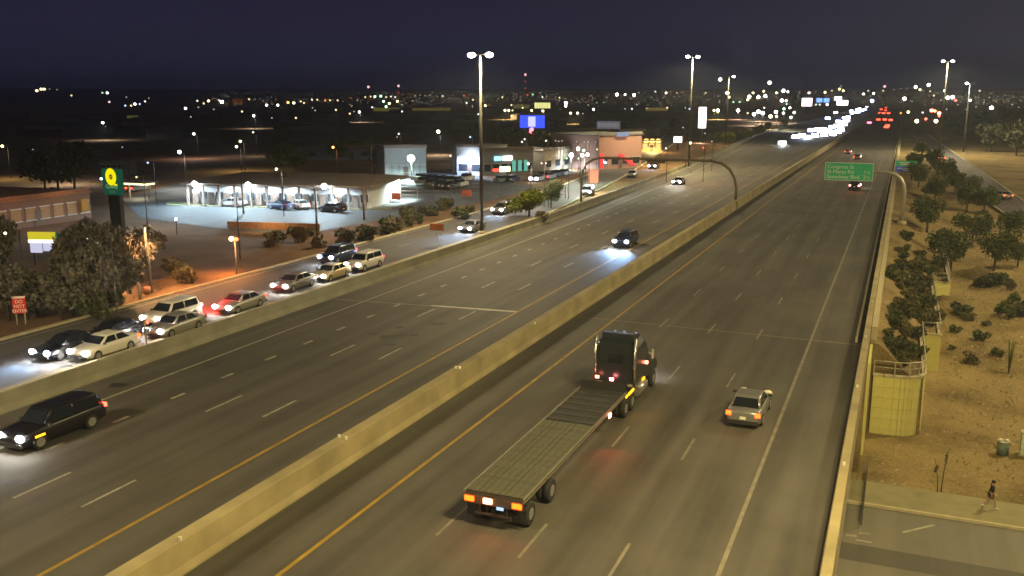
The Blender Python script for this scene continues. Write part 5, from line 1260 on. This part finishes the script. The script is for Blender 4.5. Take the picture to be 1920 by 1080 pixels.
# ------------------------------------------------------------------ street lamps of the town
CC = {'W': ((1, .97, .86), 'white'), 'Y': ((1, .84, .38), 'yellowish'), 'G': ((.5, 1, .62), 'greenish'), 'B': ((.5, .7, 1), 'bluish'), 'P': ((1, .74, .7), 'pinkish'), 'O': ((1, .42, .1), 'orange'), 'R': ((1, .1, .06), 'red')}
DOTS = '''69 170 Y2;77 167 Y2;83 167 Y2;93 167 Y0;107 168 Y0;134 179 Y1;201 174 W2;192 174 G1;205 191 P1;237 182 W0;235 198 B1;246 198 Y1;253 195 W2;262 195 B1;272 190 W1;279 184 P0;193 230 W2;348 203 W2;364 251 P2;370 189 W1;382 194 Y1;391 189 Y2;372 201 W0;401 205 W0;358 219 W0;411 188 W1;416 191 W3;467 186 Y1;454 209 Y1;476 217 W2;5 274 Y2;119 280 W3;62 280 P0;337 285 W3;451 265 Y2;444 275 W2;475 248 W1;278 305 B1;230 276 B0;191 335 B2;257 332 Y1;500 197 W2;521 197 W2;540 192 O2;551 193 Y2;564 190 Y1;570 193 Y1;585 187 W1;595 187 Y1;610 188 O1;619 188 Y1;633 188 Y1;586 202 W0;591 207 W0;555 221 Y1;510 221 W0;630 206 Y1;656 213 Y1;674 210 W2;664 209 Y0;659 199 Y0;659 184 R0;670 188 W0;685 182 Y1;695 181 Y1;703 181 G2;714 180 G2;724 182 Y1;733 181 W1;741 182 W1;719 190 G2;730 194 Y2;724 200 G2;745 190 Y2;753 196 W0;698 201 W1;754 209 P1;774 189 W0;778 179 Y0;788 178 Y0;797 179 Y0;806 178 Y0;830 180 W1;870 179 R1;875 193 W1;887 187 Y1;886 200 W0;906 189 Y0;910 198 Y2;897 214 W1;942 182 Y1;947 207 Y2;954 207 Y2;959 197 Y1;625 276 O2;519 317 W2;822 247 W3;748 251 W1;882 257 B1;845 292 W1;989 178 R1;999 177 G1;1017 182 W1;1025 181 P0;1049 183 Y1;1013 174 W0;997 207 Y2;1018 208 Y2;1061 193 W3;1061 199 W2;980 202 Y1;961 207 Y1;1070 212 Y2;1083 212 Y2;1093 213 W0;1103 197 W0;1113 205 W2;1119 192 G0;1132 192 G0;1106 180 R0;1157 177 W3;1172 177 W2;1189 178 W3;1198 174 W0;1229 172 W1;1249 174 Y2;1269 174 O1;1257 172 Y0;1280 173 Y0;1323 174 Y1;1285 202 W0;1293 204 B1;1251 202 Y1;1213 203 W0;1185 204 W1;1172 204 W0;1194 196 W0;1339 207 Y2;1346 207 Y3;1364 174 W3;1367 182 Y2;1347 180 W0;1375 191 G1;1387 191 G1;1349 191 W0;1384 207 P3;1414 214 W3;1422 209 W3;1430 212 W3;1402 212 Y1;1433 202 W1;1405 181 Y3;1402 187 Y2;1412 174 Y2;1422 182 W3;1432 171 Y2;1435 180 W3;1196 259 Y3;1295 268 Y2;1249 278 W1;1281 239 W0;1005 257 W1;979 266 W1;984 261 W1;1024 264 W1;1042 264 W0;1048 265 W0;1054 264 W0;1082 265 W0;1096 266 W0;1103 266 W0;1117 266 W0;1120 280 Y1;1084 279 W3;1095 282 G2;1092 291 W3;1102 290 W3;1063 297 G1;1085 297 G1;991 307 W2;1016 306 P1;1024 306 P1;1319 277 R1;1456 174 Y2;1469 170 W3;1477 172 W2;1499 173 W0;1517 174 P2;1530 171 W0;1547 173 Y2;1560 170 Y1;1574 167 Y2;1577 161 P1;1581 170 Y2;1466 188 W3;1474 189 W2;1455 210 P3;1445 218 Y3;1456 218 Y2;1469 212 W2;1481 202 W2;1489 211 W2;1483 220 W2;1470 204 G2;1475 195 G1;1530 196 G1;1537 196 P1;1551 196 P2;1619 176 W2;1628 170 W1;1638 175 W2;1632 180 W0;1635 189 B3;1656 170 Y1;1696 185 W3;1717 163 Y3;1725 168 Y2;1731 170 W0;1741 159 W3;1771 170 W2;1744 171 Y1;1751 179 Y1;1764 188 W0;1777 183 G3;1786 182 P3;1792 188 R2;1819 188 W2;1837 170 W1;1859 202 W3;1855 183 W0;1719 227 Y3;1755 227 Y3;1730 211 P1;1747 207 R3;1753 208 O2;1761 212 R3;1761 217 R2;1736 223 R2;1703 210 Y2;1689 212 O1;1882 216 Y0;1910 201 Y0;1898 196 W0;1845 192 W0;1830 200 Y0;1796 196 Y0;1775 205 W0;1812 205 Y0;1868 190 Y0;12 437 Y2;166 447 W0;185 455 Y0;745 257 Y0;1520 174 Y0;1601 172 W0;1689 166 W0;1701 165 W0;1676 168 W0;1710 190 G0;1322 250 W0;1335 265 W0;430 366 W0'''
LMK = [(903, 200, 'the tallest mast'), (997, 228, 'the blue pylon sign'), (1318, 220, 'the white pylon sign'), (210, 340, 'the green pylon sign'), (692, 163, 'the left radio tower'), (748, 161, 'the right radio tower'), (985, 150, 'the tallest radio tower'), (1290, 170, 'the second twin mast'), (1763, 160, 'the rightmost twin mast'),
       (1513, 192, 'the pink square sign'), (1619, 205, 'the jam glare'), (772, 297, 'the starlike lot lamp'), (1141, 234, 'the grey billboard'), (446, 190, 'the orange tower block'), (240, 190, 'the left hillside lights'), (1750, 215, 'the red signal cluster'), (1803, 180, 'the single-lamp mast'), (520, 197, 'the bright skyline pair'), (1420, 180, 'the bright skyline bunch'), (80, 168, 'the highest hillside lights')]
items = []
for d in DOTS.split(';'):
    u, v, c = d.split(); items.append((float(u), float(v), c[0], int(c[1])))
SZ = ['faint', 'dim', 'bright', 'brilliant']
lab = where_words([(u, v, SZ[s] + ' ' + CC[c][1]) for u, v, c, s in items], LMK, 'town lamp')
for i, (u, v, c, s) in enumerate(items):
    hl = 7.0
    b = on_ground(u, max(v, 163.5), hl)
    dist = b.length
    if v < 163.5:
        pass
    hl2 = at_y(u, v, b.y).z - b.z
    col, nm = CC[c]
    r = dist / F * (1.15, 1.6, 2.1, 2.8)[s]
    gm = glow('lamp_%s_%s' % (nm, SZ[s]), col, (.8, 2.2, 8, 26)[s])
    mb = MB(); mb.tube([(0, 1.1, 0), (0, 1.1, hl2 + r * .7), (0, 0, hl2 + r * .7)], max(.06, .02 * r), 5, 1); mb.ball((0, -.1, hl2), r, 0, 8, 5)
    mb.box((0, 0, hl2 + r * .7), (r * 1.2, r * 1.2, r * .3), 1)
    tl_ = tag(mb.build('town_street_lamp', [gm, DARKM], None, b), lab[i], 'street lamp', 'lamps of the town below the skyline')
    if (236 < v < 400 and s >= 1 and u < 1330) or (206 < v <= 236 and s >= 2 and u < 1500): spot(tl_, (0, -.1, hl2 - r), (0, 1200, 3500, 6500)[s] * max(1, (dist / 220) ** 1.5), col, (0, 0, -1), 164, .5, .4)
# mass of weak lights that nobody could count along the skyline
m = MB(); cols = []
for _ in range(2400):
    u = rnd.uniform(380, 1920); v = rnd.gauss(183, 8)
    if u < 700 and rnd.random() < .5: continue
    if v < 170 or v > 216: continue
    b = on_ground(u, v, 6); r = b.length / F * rnd.uniform(.22, .62); m.ball((b.x, b.y, b.z + 6), r, rnd.choice([0, 0, 1, 2, 2, 3]), 5, 4)
tag(m.build('faint_town_lights', [glow('faint_cream', (1, .82, .42), 1.2), glow('faint_white', (.9, .9, .85), 1.2), glow('faint_orange', (1, .5, .2), 1.0), glow('faint_teal', (.5, .8, .6), .9)]), 'mass of faint town lights along the skyline', 'town lights', kind='stuff')
# dark houses scattered between
items = [(rnd.uniform(20, 1280), rnd.uniform(212, 262)) for _ in range(46)]
lab = where_words([(u, v, 'unlit') for u, v in items], LMK, 'house block')
hm = [mat('far_house_%s' % n, c, .9) for n, c in (('grey', (.2, .2, .2)), ('tan', (.25, .2, .15)), ('brown', (.14, .1, .08)))]
for i, (u, v) in enumerate(items):
    b = on_ground(u, v); w = rnd.uniform(10, 24)
    mb = MB(); mb.box((0, 0, 1.6), (w, 9, 3.4), 0); mb.add([(-w / 2 - .5, -5, 3.3), (w / 2 + .5, -5, 3.3), (w / 2 + .5, 5, 3.3), (-w / 2 - .5, 5, 3.3), (-w / 2 + 2, 0, 4.8), (w / 2 - 2, 0, 4.8)], [(0, 1, 5, 4), (1, 2, 5), (2, 3, 4, 5), (3, 0, 4), (0, 3, 2, 1)], 1)
    tag(mb.build('house', [hm[i % 3], ROOFM], None, b, rnd.uniform(-.4, .4)), lab[i], 'house', 'unlit houses of the dark quarter')
# two tall mast lamps at the middle right
for u, v, vb, L2 in ((1348, 149, 200, 'lamp mast left of the skyline bunch'), (1440, 155, 200, 'lamp mast above the skyline bunch')):
    b = on_ground(u - 5, vb); z = at_y(u, v, b.y).z - b.z
    t = thing('light_mast', L2, 'light mast', b, 0, 'tall light masts along the freeway'); MB().tube([(0, 0, 0), (0, 0, z)], [.45, .3], 8).build('pole', GALV, t)
    MB().ball((5 * b.length / F, 0, z), b.length / F * 3.2, 0, 8, 6).build('lens', glow('far_mast_glow', (1, .95, .7), 6), t); MB().box((2.5 * b.length / F, 0, z + .2), (6 * b.length / F, .3, .3)).build('arm', GALV, t)

# ------------------------------------------------------------------ air
hm_ = bpy.data.materials.new('night_haze'); hm_.use_nodes = True; t_ = hm_.node_tree; t_.nodes.clear()
o_ = t_.nodes.new('ShaderNodeOutputMaterial'); v_ = t_.nodes.new('ShaderNodeVolumePrincipled')
v_.inputs['Color'].default_value = (.66, .78, 1, 1); v_.inputs['Density'].default_value = HAZE
t_.links.new(v_.outputs[0], o_.inputs['Volume'])
hz = MB().box((0, 0, 0), (15000, 15000, 170)).build('haze', hm_, None, (0, 0, 75)); tag(hz, kind='stuff', label='thin night haze over the whole town')
